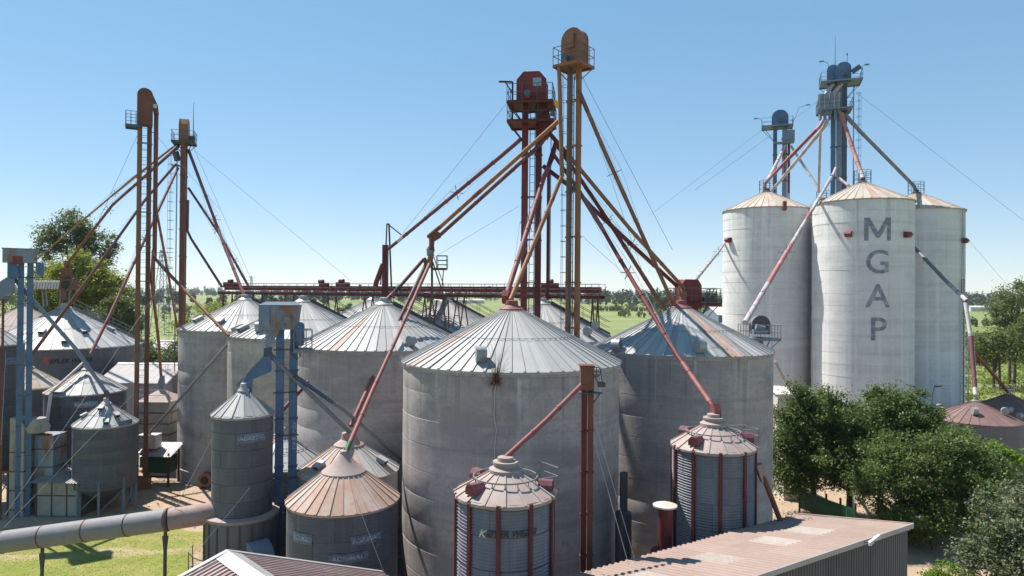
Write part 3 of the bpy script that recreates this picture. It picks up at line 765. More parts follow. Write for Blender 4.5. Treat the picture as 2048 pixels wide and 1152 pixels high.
# two pink-roofed bins with red stiffeners
def kbin(label, loc, R, zE, zA, logo):
    t = steel_bin(label, loc, R, 0, zE, zA, 16, 'roof_pink', 'kwall', 9, 8, .105, cap_r=.45, stiff=10, stiff_m='darkred', rings=(), sheets=True, amp=.02, group='pink-roofed corrugated bins', rib=.04, over=.1)
    sl = (zA - zE) / R; b = MB()
    r = R * .66; b.tube([(r * math.cos(k * math.tau / 32), r * math.sin(k * math.tau / 32), zE + (R - r) * sl + .16) for k in range(33)], .025, 6, caps=False); b.build('roof_ring', MT['greypipe'], t, smooth=60)
    for k in range(16):
        a = k * math.tau / 16; b = MB(); b.tube([(r * math.cos(a), r * math.sin(a), zE + (R - r) * sl), (r * math.cos(a), r * math.sin(a), zE + (R - r) * sl + .16)], .016, 5); b.build('ring_bracket', MT['greypipe'], t)
    b = MB(); b.lathe([(.52, zA - .3), (.52, zA - .18), (.36, zA - .1), (.36, zA - .02), (.40, zA - .02), (.40, zA + .05), (.02, zA + .06)], 28); b.build('peak_collar', MT['roof_pink'], t, smooth=30)
    a = math.atan2(-loc[1], -loc[0]) + rad(125); c = Vector((math.cos(a), math.sin(a), 0)); tt = Vector((-c.y, c.x, 0)); b = MB()
    for zz in (.55, .28): 
        q = [c * (R - .5) - tt * .45, c * (R + .25) - tt * .45, c * (R + .25) + tt * .45, c * (R - .5) + tt * .45]
        b.tube([p + Vector((0, 0, zE + zz)) for p in q], .02, 5)
    for p in (c * (R + .25) - tt * .45, c * (R + .25) + tt * .45, c * (R - .5) - tt * .45, c * (R - .5) + tt * .45): b.tube([p + Vector((0, 0, zE)), p + Vector((0, 0, zE + .55))], .02, 5)
    b.build('guard_rail', MT['greypipe'], t)
    if logo:
        a_, z_ = on_wall(loc, R + .02, 1022, 1069)
        text_wall(t, 'EPLER WEBER', R, a_ + .02, z_, .27, MT['logo'], 'logo_lettering', .35, .92, .007, off=.045)
        a_, z_ = on_wall(loc, R + .02, 964, 1067); text_wall(t, 'K', R, a_, z_, .32, MT['logogrey'], 'logo_lettering', .35, 1, .008, off=.045)
    return t
L_e = bx(1014, 21.5); te = kbin('pink-roofed corrugated bin with red uprights and black logo in front of the central silo', L_e, 1.52, 8.80, 9.66, True)
vents(te, L_e, [(950, 985)], 'hood', s=.42, R=1.52, zE=8.80, zA=9.66)
for an, rr_ in ((-10, 1.3), (138, 1.2)): hood_vent(te, Vector((rr_ * math.cos(rad(an)), rr_ * math.sin(rad(an)), 8.8 + (1.52 - rr_) * .566)), rad(an), .4)
L_f = (8.17, 27.6); tf = kbin('pink-roofed corrugated bin with red uprights beside the flat warehouse roof', L_f, 1.6, 9.0, 10.0, False)
vents(tf, L_f, [(1392, 888)], 'hood', s=.44, R=1.6, zE=9.0, zA=10.0)
for an, rr_ in ((-4, 1.36), (135, 1.25)): hood_vent(tf, Vector((rr_ * math.cos(rad(an)), rr_ * math.sin(rad(an)), 9.0 + (1.6 - rr_) * .625)), rad(an), .42)
# right bins with red-brown roofs
L_m = bx(1952, 58); tm = steel_bin('concrete bin with dark red-brown roof behind the dark green trees at right', L_m, 3.35, 0, 4.7, 6.25, 30, 'roof_redbrown', 'galv_dark', 4, 12, .12, sheets=False, cap_r=.3, amp=.006, rings=(), cap_m='greypipe')
vents(tm, L_m, [(1880, 822), (1950, 830), (2010, 830)], R=3.35, zE=4.7, zA=6.25, s=.55)
L_m2 = bx(2018, 66); tm2 = steel_bin('red-brown roofed bin at the right picture edge under the brown spout', L_m2, 3.0, 0, 4.2, 5.75, 30, 'roof_redbrown', 'galv_dark', 4, 12, .12, sheets=False, cap_r=.3, amp=.006, rings=(), cap_m='greypipe')
vents(tm2, L_m2, [(2020, 826), (2040, 838)], R=3.0, zE=4.2, zA=5.75, s=.5)
# ------------------------------------------------------------------ bucket elevators
def platform(th, cx, cy, z, w, d, m, rail_m=None, h=1.0, brace=True, rz=0.0, hole=None):
    R3 = Matrix.Rotation(rz, 3, 'Z'); T = lambda x, y, zz: Vector((cx, cy, 0)) + R3 @ Vector((x, y, 0)) + Vector((0, 0, zz))
    b = MB(); b.box((cx, cy, z), (w, d, .05), rz); pl = b.build('platform', m, th)
    b = MB(); cs = [(-w / 2, -d / 2), (w / 2, -d / 2), (w / 2, d / 2), (-w / 2, d / 2)]
    for i in range(4):
        a_, c_ = cs[i], cs[(i + 1) % 4]; b.bar(T(a_[0], a_[1], z - .08), T(c_[0], c_[1], z - .08), .07, .14)
    b.build('platform_frame', m, pl)
    b = MB()
    for i in range(4):
        a_, c_ = cs[i], cs[(i + 1) % 4]
        for k in range(3): b.tube([T(a_[0] + (c_[0] - a_[0]) * k / 3, a_[1] + (c_[1] - a_[1]) * k / 3, z), T(a_[0] + (c_[0] - a_[0]) * k / 3, a_[1] + (c_[1] - a_[1]) * k / 3, z + h)], .022, 5)
        for hh in (h, h * .5): b.tube([T(a_[0], a_[1], z + hh), T(c_[0], c_[1], z + hh)], .022, 5)
    b.build('railing', rail_m or m, pl)
    if brace:
        b = MB()
        for (x, y) in cs: b.bar(T(x * .95, y * .95, z - .1), T(x * .25, y * .25, z - .1 - max(w, d) * .45), .05)
        b.build('platform_brace', m, pl)
    return pl
def round_head(w, h, n=14):
    """outline in x-z: straight sides with a half-round top"""
    pts = [(-w / 2, 0), (w / 2, 0)]
    for k in range(n + 1):
        t = math.pi * k / n; pts.append((w / 2 * math.cos(t), h - w / 2 + w / 2 * math.sin(t)))
    return pts
def chamfer_head(w, h, c=.3): return [(-w / 2, 0), (w / 2, 0), (w / 2, h - c * h), (w / 2 - c * w * .9, h), (-w / 2 + c * w * .9, h), (-w / 2, h - c * h)]
def elevator(label, loc, rz, z0, zh, leg, sep, m_leg, m_head, outline, hd, step=2.6, group=None, two=None, name='bucket_elevator', motor=True, lean=0.0):
    t = thing(name, label, 'elevator', (loc[0], loc[1], z0), rz, group or 'bucket elevator towers')
    H = zh - z0
    for s, mm in ((-1, m_leg), (1, two or m_leg)):
        b = MB(); b.box((s * sep / 2, 0, H / 2), (leg[0], leg[1], H)); lg = b.build('leg', mm, t)
        n = int(H / step)
        for k in range(1, n + 1):
            b = MB(); b.box((s * sep / 2, 0, k * step), (leg[0] + .09, leg[1] + .09, .06)); b.build('flange', mm, lg)
    n = int(H / step)
    for k in range(1, n + 1):
        for y in (-leg[1] / 2 - .05, leg[1] / 2 + .05): b = MB(); b.bar((-sep / 2 - leg[0] / 2, y, k * step + .04), (sep / 2 + leg[0] / 2, y, k * step + .04), .05); b.build('tie_bar', m_leg, t)
    b = MB(); b.prism([(x, -hd / 2, H + z) for x, z in outline], (0, hd, 0)); hdo = b.build('head', m_head, t)
    xs = [p[0] for p in outline]; w = max(xs) - min(xs); hh = max(p[1] for p in outline)
    b = MB()
    cx, cz = sum(p[0] for p in outline) / len(outline), hh * .55
    for y in (-hd / 2 - .02, hd / 2 + .02): b.prism([(cx + (x - cx) * 1.05, y - .02, H + cz + (z - cz) * 1.04) for x, z in outline], (0, .04, 0))
    b.build('head_rim', m_head, hdo)
    b = MB(); b.box((0, 0, H + hh * .38), (w * 1.03, hd * 1.04, .07)); b.build('head_joint', m_head, hdo)
    if motor:
        b = MB(); b.tube([(-w * .1, -hd / 2 - .62, H + .35), (-w * .1, -hd / 2 - .12, H + .35)], .2, 12); mo = b.build('motor', MT['steelblue'], t, smooth=40)
        b = MB(); b.box((-w * .1, -hd / 2 - .35, H + .1), (.35, .5, .14)); b.build('motor_foot', m_head, mo)
    b = MB(); b.box((0, 0, .45), (sep + leg[0] + .5, leg[1] + .35, .9)); b.build('boot', m_leg, t)
    return t, H
def zat(px, py, Y): return P(px, py, Y).z
# 1 - rusty twin tower at left
Y1 = 51.4; x1 = P(289, 300, Y1).x
t1, H1 = elevator('tall rusty twin-leg elevator tower with round head at far left', (x1, Y1), rad(28.5), 0, zat(290, 250, Y1), (.29, .28), .68, MT['rust'], MT['rustbrown'], round_head(1.0, zat(290, 178, Y1) - zat(290, 248, Y1)), .8, two=MT['rustbrown'], motor=False)
t1.rotation_euler = (0, 0, rad(28.5))
b = MB(); zz = H1 + 1.0
b.prism([(.1, -.3, H1 + 2.4), (.55, -.3, H1 + 2.2), (.86, -.3, H1 + 1.5), (.93, -.3, H1 + .9), (.60, -.3, H1 + .9), (.55, -.3, H1 + 1.2), (.1, -.3, H1 + 1.4)], (0, .6, 0)); b.build('discharge_hood', MT['rustbrown'], t1)
b = MB(); b.box((.62, -.31, H1 + 1.45), (.34, .02, .3)); b.build('inspection_plate', MT['white'], t1)
b = MB(); b.tube([(.76, 0, H1 + .9), (.76, 0, zat(306, 520, Y1) - 0)], .155, 12); b.build('down_pipe', MT['rustbrown'], t1, smooth=40)
for k in range(5):
    b = MB(); z_ = H1 - .5 - k * 2.6; b.bar((.45, 0, z_), (.76, 0, z_), .05); b.build('pipe_clamp', MT['steel'], t1)
platform(t1, -.75, .1, H1 - .15, 1.0, 1.2, MT['steelblue'], brace=False)
b = MB(); b.tube([(.05, -.3, H1 + .25), (.05, .3, H1 + .25)], .2, 12); b.build('motor', MT['black'], t1, smooth=40)
ladder(t1, (0, -.22, 1), (0, -.22, H1), (1, 0, 0), w=.36, m=MT['steelblue'], cage=None, step=.55)
b = MB()
for k in range(int(H1 / .85)): b.tube([(.3 * math.sin(q), -.24 - .3 * (1 + math.cos(q)), .9 + k * .85) for q in [math.pi * (.35 + 1.3 * j / 8) for j in range(9)]], .013, 4, caps=False)
b.build('ladder_cage', MT['steelblue'], t1)
# 2 - rusty tower behind, seen edge on
Y2 = 66; x2 = P(367, 400, Y2).x
t2, H2 = elevator('dark rusty elevator tower with antenna, right of the round-headed one', (x2, Y2), rad(108), 0, zat(367, 283, Y2), (.42, .46), .95, MT['rustbrown'], MT['rust'], chamfer_head(1.5, zat(368, 240, Y2) - zat(368, 283, Y2), .25), .7)
platform(t2, 0, 0, H2 - .1, 1.9, 2.0, MT['steel'], MT['steelblue'])
ladder(t2, (.1, .62, 1), (.1, .62, H2), (1, 0, 0), w=.45, m=MT['steelblue'], cage=(0, 1, 0), step=.6)
b = MB(); b.box((0, .7, zat(356, 332, Y2)), (.9, .7, .05)); b.build('valve_platform', MT['steel'], t2)
b = MB(); b.tube([(0, .55, zat(358, 322, Y2)), (0, .75, zat(358, 305, Y2))], .3, 10); b.build('flow_valve', MT['steel'], t2)
b = MB(); b.tube([(.0, -.8, H2), (0, -.8, H2 + 3.9)], [.05, .015], 6); b.build('antenna', MT['steelblue'], t2)
# 3 - red tower in the centre
Y3 = 41.5; x3 = P(1063, 400, Y3).x
t3, H3 = elevator('dark red twin-leg tower with chamfered red head in the centre', (x3, Y3), rad(-8), 0, zat(1068, 208, Y3), (.36, .38), .84, MT['red'], MT['red'], chamfer_head(1.72, zat(1068, 150, Y3) - zat(1068, 208, Y3), .26), 1.15, two=MT['darkred'])
b = MB(); b.box((.35, -.62, H3 + 1.15), (.5, .03, .5)); b.build('head_window', MT['glass'], t3)
b = MB(); b.box((-1.25, .2, H3 + .15), (.1, .1, 2.6)); b.bar((-1.25, .2, H3 + 1.45), (-2.1, .2, H3 + 1.5), .1); b.bar((-1.25, .2, H3 + .8), (-1.7, .2, H3 + 1.42), .07); b.build('hoist_arm', MT['darkred'], t3)
platform(t3, -.05, 0, H3 - .05, 2.7, 2.2, MT['darkred'], MT['steel'])
zp2 = zat(1068, 247, Y3)
platform(t3, 0, 0, zp2, 2.75, 2.2, MT['darkred'], MT['steel'])
ladder(t3, (0, .3, 1), (0, .3, H3), (1, 0, 0), w=.3, m=MT['steelblue'], step=.5)
b = MB(); b.prism([(.5, -.6, zp2 + 1.2), (1.0, -.6, zp2 + .9), (1.25, -.6, zp2 - .4), (.9, -.6, zp2 - 1.0), (.45, -.6, zp2 - .3)], (0, .9, 0)); b.build('discharge_box', MT['darkred'], t3)
b = MB(); b.box((1.3, -.3, zp2 - .05), (.18, .3, .3)); b.box((1.25, -.42, zp2 + .5), (.2, .2, .35)); b.build('inspection_plate', MT['bluegrey'], t3)
b = MB(); b.tube([(1.05, -.2, zat(1105, 340, Y3)), (1.05, -.2, zat(1105, 590, Y3))], .1, 8); b.build('return_pipe', MT['darkred'], t3)
b = MB(); b.tube([(1.18, -.2, zat(1105, 255, Y3)), (1.18, -.2, zat(1105, 560, Y3))], .025, 6); b.build('conduit', MT['steel'], t3)
yl = P(1113, 207, 40.2); b = MB()
b.prism([(yl.x - .18, yl.y, yl.z + .22), (yl.x + .02, yl.y, yl.z + .2), (yl.x + .2, yl.y, yl.z - .05), (yl.x + .17, yl.y, yl.z - .24), (yl.x - .03, yl.y, yl.z - .18), (yl.x - .12, yl.y, yl.z)], (0, .28, 0))
fl = b.build('flood_light', MT['yellow'], loc=yl, world=True); tag(fl, 'yellow lamp housing hanging beside the dark red tower platform', 'lamp')
# 4 - orange tower
Y4 = 39; x4 = P(1147, 400, Y4).x
t4, H4 = elevator('tallest ochre elevator tower with half-round head right of the red tower', (x4, Y4), rad(-38), 0, zat(1145, 133, Y4), (.24, .25), .60, MT['tan'], MT['tan'], round_head(1.35, zat(1145, 57, Y4) - zat(1145, 130, Y4)), .62, two=MT['ochre'])
platform(t4, 0, -.1, H4, 1.75, 1.6, MT['rust'], MT['purple'])
b = MB(); b.box((-.05, -.4, H4 + 1.35), (.5, .2, .8)); b.build('inspection_box', MT['tan'], t4)
ladder(t4, (0, -.25, 1), (0, -.25, H4), (1, 0, 0), w=.28, m=MT['steelblue'], step=.5)
b = MB()
for k in range(int(H4 / .9)): b.tube([(-.55 - .28 * (1 - math.cos(q)) + .2, .12 + .28 * math.sin(q), .9 + k * .9) for q in [math.pi * (.3 + 1.4 * j / 8) for j in range(9)]], .015, 4, caps=False)
for q in (.5, 1.0, 1.5): b.tube([(-.35 - .28 * (1 - math.cos(math.pi * q)), .12 + .28 * math.sin(math.pi * q), 1), (-.35 - .28 * (1 - math.cos(math.pi * q)), .12 + .28 * math.sin(math.pi * q), H4)], .014, 4)
b.build('ladder_cage', MT['steelblue'], t4)
# 5 / 6 - towers of the tall silos
def big_tower(label, px, Y, ptop, phead, legs, head_w, plats, zbase):
    X = P(px, 300, Y).x; t = thing('bucket_elevator', label, 'elevator', (X, Y, zbase), rad(-20), 'bucket elevator towers')
    H = zat(px, phead, Y) - zbase
    for (x, y, w_, d_, m) in legs:
        b = MB(); b.box((x, y, H / 2), (w_, d_, H)); lg = b.build('leg', m, t)
        for k in range(1, int(H / 3.6) + 1): b = MB(); b.box((x, y, H - k * 3.6), (w_ + .12, d_ + .12, .08)); b.build('flange', MT['steelblue'], lg)
    hh = zat(px, ptop, Y) - zat(px, phead, Y)
    for (x, w_, y, d_) in head_w:
        b = MB(); b.prism([(x + q, y - d_ / 2, H + z) for q, z in round_head(w_, hh)], (0, d_, 0)); h_ = b.build('head', MT['bluegrey'], t, smooth=30)
        b = MB(); b.prism([(x + q * 1.05, y - d_ / 2 - .03, H + z * 1.02) for q, z in round_head(w_, hh)], (0, .05, 0)); b.build('head_plate', MT['blue'], h_)
        b = MB(); b.tube([(x + .1, y - d_ / 2 - .5, H + hh * .35), (x + .1, y - d_ / 2 - .05, H + hh * .35)], .2, 10); b.build('motor', MT['steelblue'], t, smooth=40)
    for (py, w_, d_, cx, cy) in plats: platform(t, cx, cy, zat(px, py, Y) - zbase, w_, d_, MT['bluegrey'], MT['steelblue'])
    return t, H, X
t5, H5, X5 = big_tower('tallest blue elevator tower with antennas above the lettered silo', 1680, 79, 130, 170, [(-.75, -.2, .5, .6, MT['blue']), (-.1, 0, .55, .7, MT['bluegrey']), (.45, .1, .5, .7, MT['steelblue'])], [(-.8, 1.25, .3, 1.1), (.25, 1.5, -.3, 1.3)], [(166, 4.3, 3.0, 0, 0), (222, 3.6, 3.0, -.7, -.4)], 0)
b = MB(); zq = zat(1663, 222, 79); b.box((-1.3, -1.2, zq + .85), (2.3, 1.2, 1.7)); bxo = b.build('distributor_box', MT['bluegrey'], t5)
for k in range(5): b = MB(); b.box((-2.3 + k * .5, -1.83, zq + .85), (.06, .06, 1.7)); b.build('box_rib', MT['white'], bxo)
for (x0, y0) in ((-2.2, 0), (-1.7, 0), (-1.2, 0), (-.6, 0), (-.1, 0)):
    b = MB(); b.tube([(x0 * .6 - .3, -1.2, zq), (x0, -1.2, zq - .5), (x0, -1.2, zq - 1.2)], .17, 10); b.build('outlet', MT['bluegrey'], bxo, smooth=40)
for k, (x0, xx) in enumerate(((-.8, -1.7), (.1, -.9))): b = MB(); b.tube([(x0, -.5, H5), (xx, -1.1, zq + 1.7)], .22, 10); b.build('head_spout', MT['pale'], t5, smooth=40)
ladder(t5, (1.4, 0, 5), (1.4, 0, H5), (0, 1, 0), w=.5, m=MT['steelblue'], cage=(1, 0, 0), step=.6)
b = MB(); b.tube([(-.55, 0, H5), (-.55, 0, zat(1672, 72, 79))], [.06, .015], 6); b.build('antenna', MT['steelblue'], t5)
b = MB(); b.tube([(.7, 0, H5), (.7, 0, zat(1691, 110, 79))], .03, 6); b.box((.7, 0, zat(1691, 110, 79)), (.12, .12, .25)); b.build('lightning_rod', MT['steelblue'], t5)
def lamp_arm(th, p, d, m=None):
    b = MB(); p = Vector(p); d = Vector(d); b.tube([p, p + Vector((d.x * .5, d.y * .5, d.z * .9)), p + d], .03, 6); a = b.build('lamp_arm', m or MT['steelblue'], th)
    b = MB(); e = p + d; b.box(e + Vector((d.x, d.y, 0)).normalized() * .2 + Vector((0, 0, -.02)), (.5, .24, .12), math.atan2(d.y, d.x)); b.build('lamp_head', MT['bluegrey'], a)
lamp_arm(t5, (-1.0, -1.2, zat(1665, 170, 79)), (-.9, 0, 2.6)); lamp_arm(t5, (1.9, -1.2, zat(1700, 166, 79)), (.5, 0, 1.5))
b = MB(); b.box((1.5, -1.3, zat(1700, 148, 79)), (1.0, .35, .5), mat=Matrix.Rotation(rad(-35), 3, 'Y')); b.build('head_motor_cover', MT['steelblue'], t5)
t6, H6, X6 = big_tower('blue elevator tower with single round head behind the leftmost tall pale silo', 1562, 92, 222, 256, [(-.75, 0, .5, .6, MT['blue']), (.45, 0, .6, .6, MT['bluegrey'])], [(-.15, 2.0, 0, 1.2)], [(253, 3.9, 2.6, -.5, 0)], 0)
b = MB(); zq = zat(1570, 300, 92); b.box((.9, -.9, zq + 1.6), (1.5, .9, 1.5)); b.build('distributor_box', MT['bluegrey'], t6)
b = MB(); b.box((.3, -.9, zq + .75), (2.6, 1.4, .08)); b.build('valve_platform', MT['bluegrey'], t6)
lamp_arm(t6, (-2.2, -1.0, H6), (-.8, 0, 1.3)); lamp_arm(t6, (1.3, -1.0, H6), (1.8, 0, 2.6))
# 7 - blue twin elevator, front left
Y7 = 32.2; x7 = P(573, 800, Y7).x
t7 = thing('bucket_elevator', 'blue twin-leg elevator with rusted box head and white letters on its leg, front left', 'elevator', (x7, Y7, 0), rad(17), 'bucket elevator towers')
zt, zb_ = zat(573, 611, Y7), zat(573, 652, Y7)
for s in (-1, 1):
    b = MB(); b.box((s * .31, 0, zb_ / 2), (.36, .34, zb_)); lg = b.build('leg', MT['blue'], t7)
    for k in range(1, 6): b = MB(); b.box((s * .31, 0, k * 2.25), (.44, .44, .06)); b.build('flange', MT['steelblue'], lg)
b = MB(); b.prism([(-1.25, -.5, zb_ - .15), (.52, -.5, zb_ - .15), (.62, -.5, zt), (-1.25, -.5, zt)], (0, 1.0, 0)); hd7 = b.build('head', MT['bluerust'], t7)
b = MB(); b.box((-1.0, -.54, (zt + zb_) / 2), (.46, .05, zt - zb_)); b.build('head_flap', MT['bluegrey'], hd7)
b = MB(); b.prism([(-1.28, -.55, zt), (.66, -.55, zt), (.3, .6, zt + .14), (-1.0, .6, zt + .14)], (0, .01, .03)); b.build('head_cover', MT['steelblue'], hd7)
b = MB(); b.prism([(-.95, -.3, zb_ - .15), (-.3, -.3, zb_ - .15), (-.62, -.3, zb_ - .75), (-.8, -.3, zb_ - 1.0), (-.98, -.3, zb_ - 1.0)], (0, .6, 0)); b.build('discharge_throat', MT['bluerust'], t7)
b = MB(); b.box((-.85, 0, zb_ - 1.2), (.36, .4, .42)); b.build('flow_valve', MT['steelblue'], t7)
b = MB(); b.tube([(.0, -.53, zb_ + .3), (0, -.6, zb_ + .3)], .17, 14); b.tube([(-.15, -.58, zb_ + .3), (-.22, -.58, zb_ - .1)], .04, 6); b.build('inspection_lid', MT['greypipe'], hd7)
b = MB(); pr = [(.58 + .2 * math.cos(q), -.55, zb_ - .0 + .0 + .2 * math.sin(q)) for q in [math.pi * k / 10 for k in range(11)]] + [(.38, -.55, zb_ - .72)] + [(.58 - .2 * math.cos(q), -.55, zb_ - .72 - .2 * math.sin(q)) for q in [math.pi * k / 10 for k in range(11)]]
b.prism(pr, (0, .3, 0)); b.build('belt_guard', MT['blue'], t7)
platform(t7, .72, -.4, zb_ - 1.05, .8, 1.0, MT['greypipe'], MT['greypipe'], h=.9, brace=False)
ladder(t7, (0, -.2, .5), (0, -.2, zb_ - 1), (1, 0, 0), w=.24, m=MT['wire'], step=.33, r=.015)
for k in range(4):
    b = MB(); zz = zb_ - 1.1 - k * 2.0; b.bar((-.6, -.22, zz), (.55, -.22, zz), .06); b.build('tie_bar', MT['steel'], t7)
b = MB(); b.tube([(.5, -.3, zb_ - .9), (.62, -.3, zb_ - 1.4), (.45, -.3, zb_ - 1.55), (.22, -.3, zb_ - 1.3)], .02, 5); b.build('power_cable', MT['black'], t7)
b = MB(); b.prism([(-.72, -.25, zb_ - 1.4), (-1.0, -.25, zb_ - 1.4), (-2.15, -.25, zb_ - 2.7), (-2.0, -.25, zb_ - 2.82), (-1.85, -.25, zb_ - 3.2), (-1.55, -.25, zb_ - 3.2), (-1.5, -.25, zb_ - 2.45), (-.68, -.25, zb_ - 2.1)], (0, .5, 0)); ch7 = b.build('chute', MT['blue'], t7)
b = MB(); b.box((-1.72, 0, zb_ - 3.32), (.34, .34, .26)); b.box((-1.72, 0, zb_ - 3.47), (.6, .6, .05)); b.build('chute_outlet', MT['steel'], ch7)
b = MB(); b.bar((-1.0, -.26, zb_ - 1.36), (-2.18, -.26, zb_ - 2.7), .04); b.build('chute_lip', MT['steel'], ch7)
for s in ('AGRIMAC',):
    for k, chh in enumerate(s):
        cu = bpy.data.curves.new('t', 'FONT'); cu.body = chh; cu.size = .24; cu.align_x = 'CENTER'; cu.align_y = 'CENTER'; cu.offset = .006
        oo = bpy.data.objects.new('t', cu); col.objects.link(oo); me = bpy.data.meshes.new_from_object(oo.evaluated_get(bpy.context.evaluated_depsgraph_get())); bpy.data.objects.remove(oo)
        me.name = 'leg_letter'; me.materials.clear(); me.materials.append(MT['bannertext']); o2 = link('leg_letter', me, t7, (.36, -.183, zat(585, 845 + k * 8.2, Y7))); o2.rotation_euler = (rad(90), 0, 0)
# 8 - far left blue elevator
Y8 = 45; x8 = P(50, 600, Y8).x
t8 = thing('bucket_elevator', 'blue twin-leg elevator with rust-stained square head at the left picture edge', 'elevator', (x8, Y8, 0), rad(34), 'bucket elevator towers')
zt, zb_ = zat(45, 499, Y8), zat(45, 526, Y8)
for s in (-1, 1):
    b = MB(); b.box((s * .25 + .02, 0, zb_ / 2), (.34, .3, zb_)); lg = b.build('leg', MT['blue'], t8)
    for k in range(1, 8): b = MB(); b.box((s * .25 + .02, 0, k * 2.0), (.39, .36, .06)); b.build('flange', MT['steelblue'], lg)
b = MB(); b.box((-.28, 0, (zt + zb_) / 2), (1.85, 1.0, zt - zb_)); hd8 = b.build('head', MT['bluerust'], t8)
b = MB(); b.box((-.28, 0, zt + .025), (1.95, 1.1, .05)); b.build('head_cover', MT['bluegrey'], hd8)
b = MB(); b.box((-.4, -.52, zb_ + .15), (.52, .05, .55)); b.build('head_door', MT['red'], hd8)
b = MB(); b.prism([(.55, -.4, zb_ + .05), (.95, -.4, zb_ + .05), (1.0, -.4, zb_ - .1), (1.0, -.4, zb_ - .75), (.9, -.4, zb_ - .85), (.62, -.4, zb_ - .75)], (0, .4, 0)); b.build('belt_guard', MT['blue'], t8)
b = MB(); b.prism([(-.95, -.3, zb_), (-.45, -.3, zb_), (-.3, -.3, zb_ - .9), (-.62, -.3, zb_ - 1.1), (-.95, -.3, zb_ - .9)], (0, .6, 0)); b.build('discharge_throat', MT['blue'], t8)
b = MB(); b.prism([(-.9, -.3, zb_ - .9), (-.55, -.3, zb_ - 1.0), (-.55, -.3, zb_ - 1.8), (-1.2, -.3, zb_ - 2.3), (-1.9, -.3, zb_ - 2.6), (-1.9, -.3, zb_ - 1.7)], (0, .6, 0)); b.build('side_chute', MT['bluegrey'], t8)
b = MB(); b.bar((-.8, -.2, zb_ - .95), (1.0, -.2, zb_ - .95), .06); b.build('tie_bar', MT['steel'], t8)
b = MB(); b.bar((-1.15, 0, zb_ - 2.4), (-1.15, 0, 0), .14); b.build('chute_post', MT['rustbrown'], t8)
# 9 - small dark red elevator in front of the central silo
Y9 = 24; x9 = P(1174, 900, Y9).x
t9 = thing('bucket_elevator', 'slim rust-red twin-leg elevator standing in front of the central concrete silo', 'elevator', (x9, Y9, 0), 0, 'bucket elevator towers')
zt, zb_ = zat(1174, 732, Y9), zat(1174, 778, Y9)
for s, mm in ((-1, MT['darkred']), (1, MT['rustbrown'])):
    b = MB(); b.box((s * .12, s * .06, zb_ / 2), (.19, .22, zb_)); lg = b.build('leg', mm, t9)
    for k in range(1, 8): b = MB(); b.box((s * .12, s * .06, zb_ - k * 1.45), (.25, .28, .05)); b.build('flange', mm, lg)
b = MB(); b.box((-.03, 0, (zt + zb_) / 2), (.46, .5, zt - zb_)); hd9 = b.build('head', MT['rustbrown'], t9)
b = MB(); b.box((-.03, 0, zt + .02), (.52, .56, .05)); b.build('head_cover', MT['rustbrown'], hd9)
b = MB(); b.tube([(.29 + .16 * math.sin(q), -.16, zt - .18 + .16 * math.cos(q)) for q in [k * math.tau / 18 for k in range(19)]], .02, 6, caps=False); b.bar((.13, -.16, zt - .18), (.45, -.16, zt - .18), .03); b.bar((.29, -.16, zt - .34), (.29, -.16, zt - .02), .03); b.build('drive_wheel', MT['steel'], t9)
b = MB(); b.bar((.42, -.16, zt - .12), (.5, -.16, zt - .55), .025); b.bar((.16, -.16, zt - .2), (.38, -.16, zt - .62), .025); b.build('drive_belt', MT['black'], t9)
b = MB(); b.tube([(.34, -.16, zt - .62), (.6, -.16, zt - .62)], .1, 10); b.build('motor', MT['steel'], t9, smooth=40)
b = MB(); b.box((.1, 0, zb_ - .12), (.8, .4, .04)); b.bar((.45, 0, zb_ - .13), (.2, 0, zb_ - .0 - .5), .04); b.build('motor_shelf', MT['steel'], t9)
# 10 - octagonal red head behind silo B
Y10 = 47; x10 = P(1376, 600, Y10).x
t10, H10 = elevator('short red elevator with octagonal head showing behind the right concrete silo peak', (x10, Y10), rad(8), 0, zat(1376, 616, Y10), (.5, .5), .8, MT['darkred'], MT['red'], chamfer_head(1.35, zat(1376, 560, Y10) - zat(1376, 616, Y10), .2), 1.2, motor=False)
platform(t10, .3, -.2, H10 + .35, 3.1, 1.8, MT['darkred'], MT['steel'])
b = MB()
for (x, zz) in ((1.05, .95), (1.5, .9)): b.tube([(x, -.3, H10 + zz), (x + .35, -.3, H10 + zz)], .16, 10)
b.box((1.35, -.3, H10 + .6), (.8, .4, .3)); b.build('drive_motor', MT['steel'], t10)
b = MB(); b.prism([(-.75, -.7, H10 + 1.35), (-.35, -.7, H10 + 1.1), (-.45, -.7, H10 + .35), (-.75, -.7, H10 + .35)], (0, .4, 0)); b.build('inlet_box', MT['rust'], t10)
# 11 - grey wheel-headed elevator right of silo B
Y11 = 44; x11 = P(1516, 650, Y11).x
t11 = thing('bucket_elevator', 'grey elevator with round disc head and railing at the right concrete silo edge', 'elevator', (x11, Y11, 0), 0, 'bucket elevator towers')
zc = zat(1516, 652, Y11)
b = MB(); b.box((0, 0, (zc - .7) / 2), (.5, .5, zc - .7)); b.build('leg', MT['bluegrey'], t11)
b = MB(); b.prism([(.1 + q, -.25, zc - .5 + z) for q, z in round_head(1.1, 1.15)], (0, .5, 0)); h11 = b.build('head', MT['greypipe'], t11)
b = MB(); b.prism([(.1 + q * 1.08, -.3, zc - .52 + z * 1.05) for q, z in round_head(1.1, 1.15)], (0, .05, 0)); b.build('head_disc', MT['steel'], h11)
b = MB(); b.tube([(-.35, -.6, zc + .0), (.2, -.6, zc - .15)], .17, 10); b.box((-.1, -.6, zc - .35), (.9, .35, .3)); b.build('gear_motor', MT['bluegrey'], t11)
platform(t11, -.0, -.2, zc - .75, 2.2, 1.5, MT['bluegrey'], MT['greypipe'], h=.85)

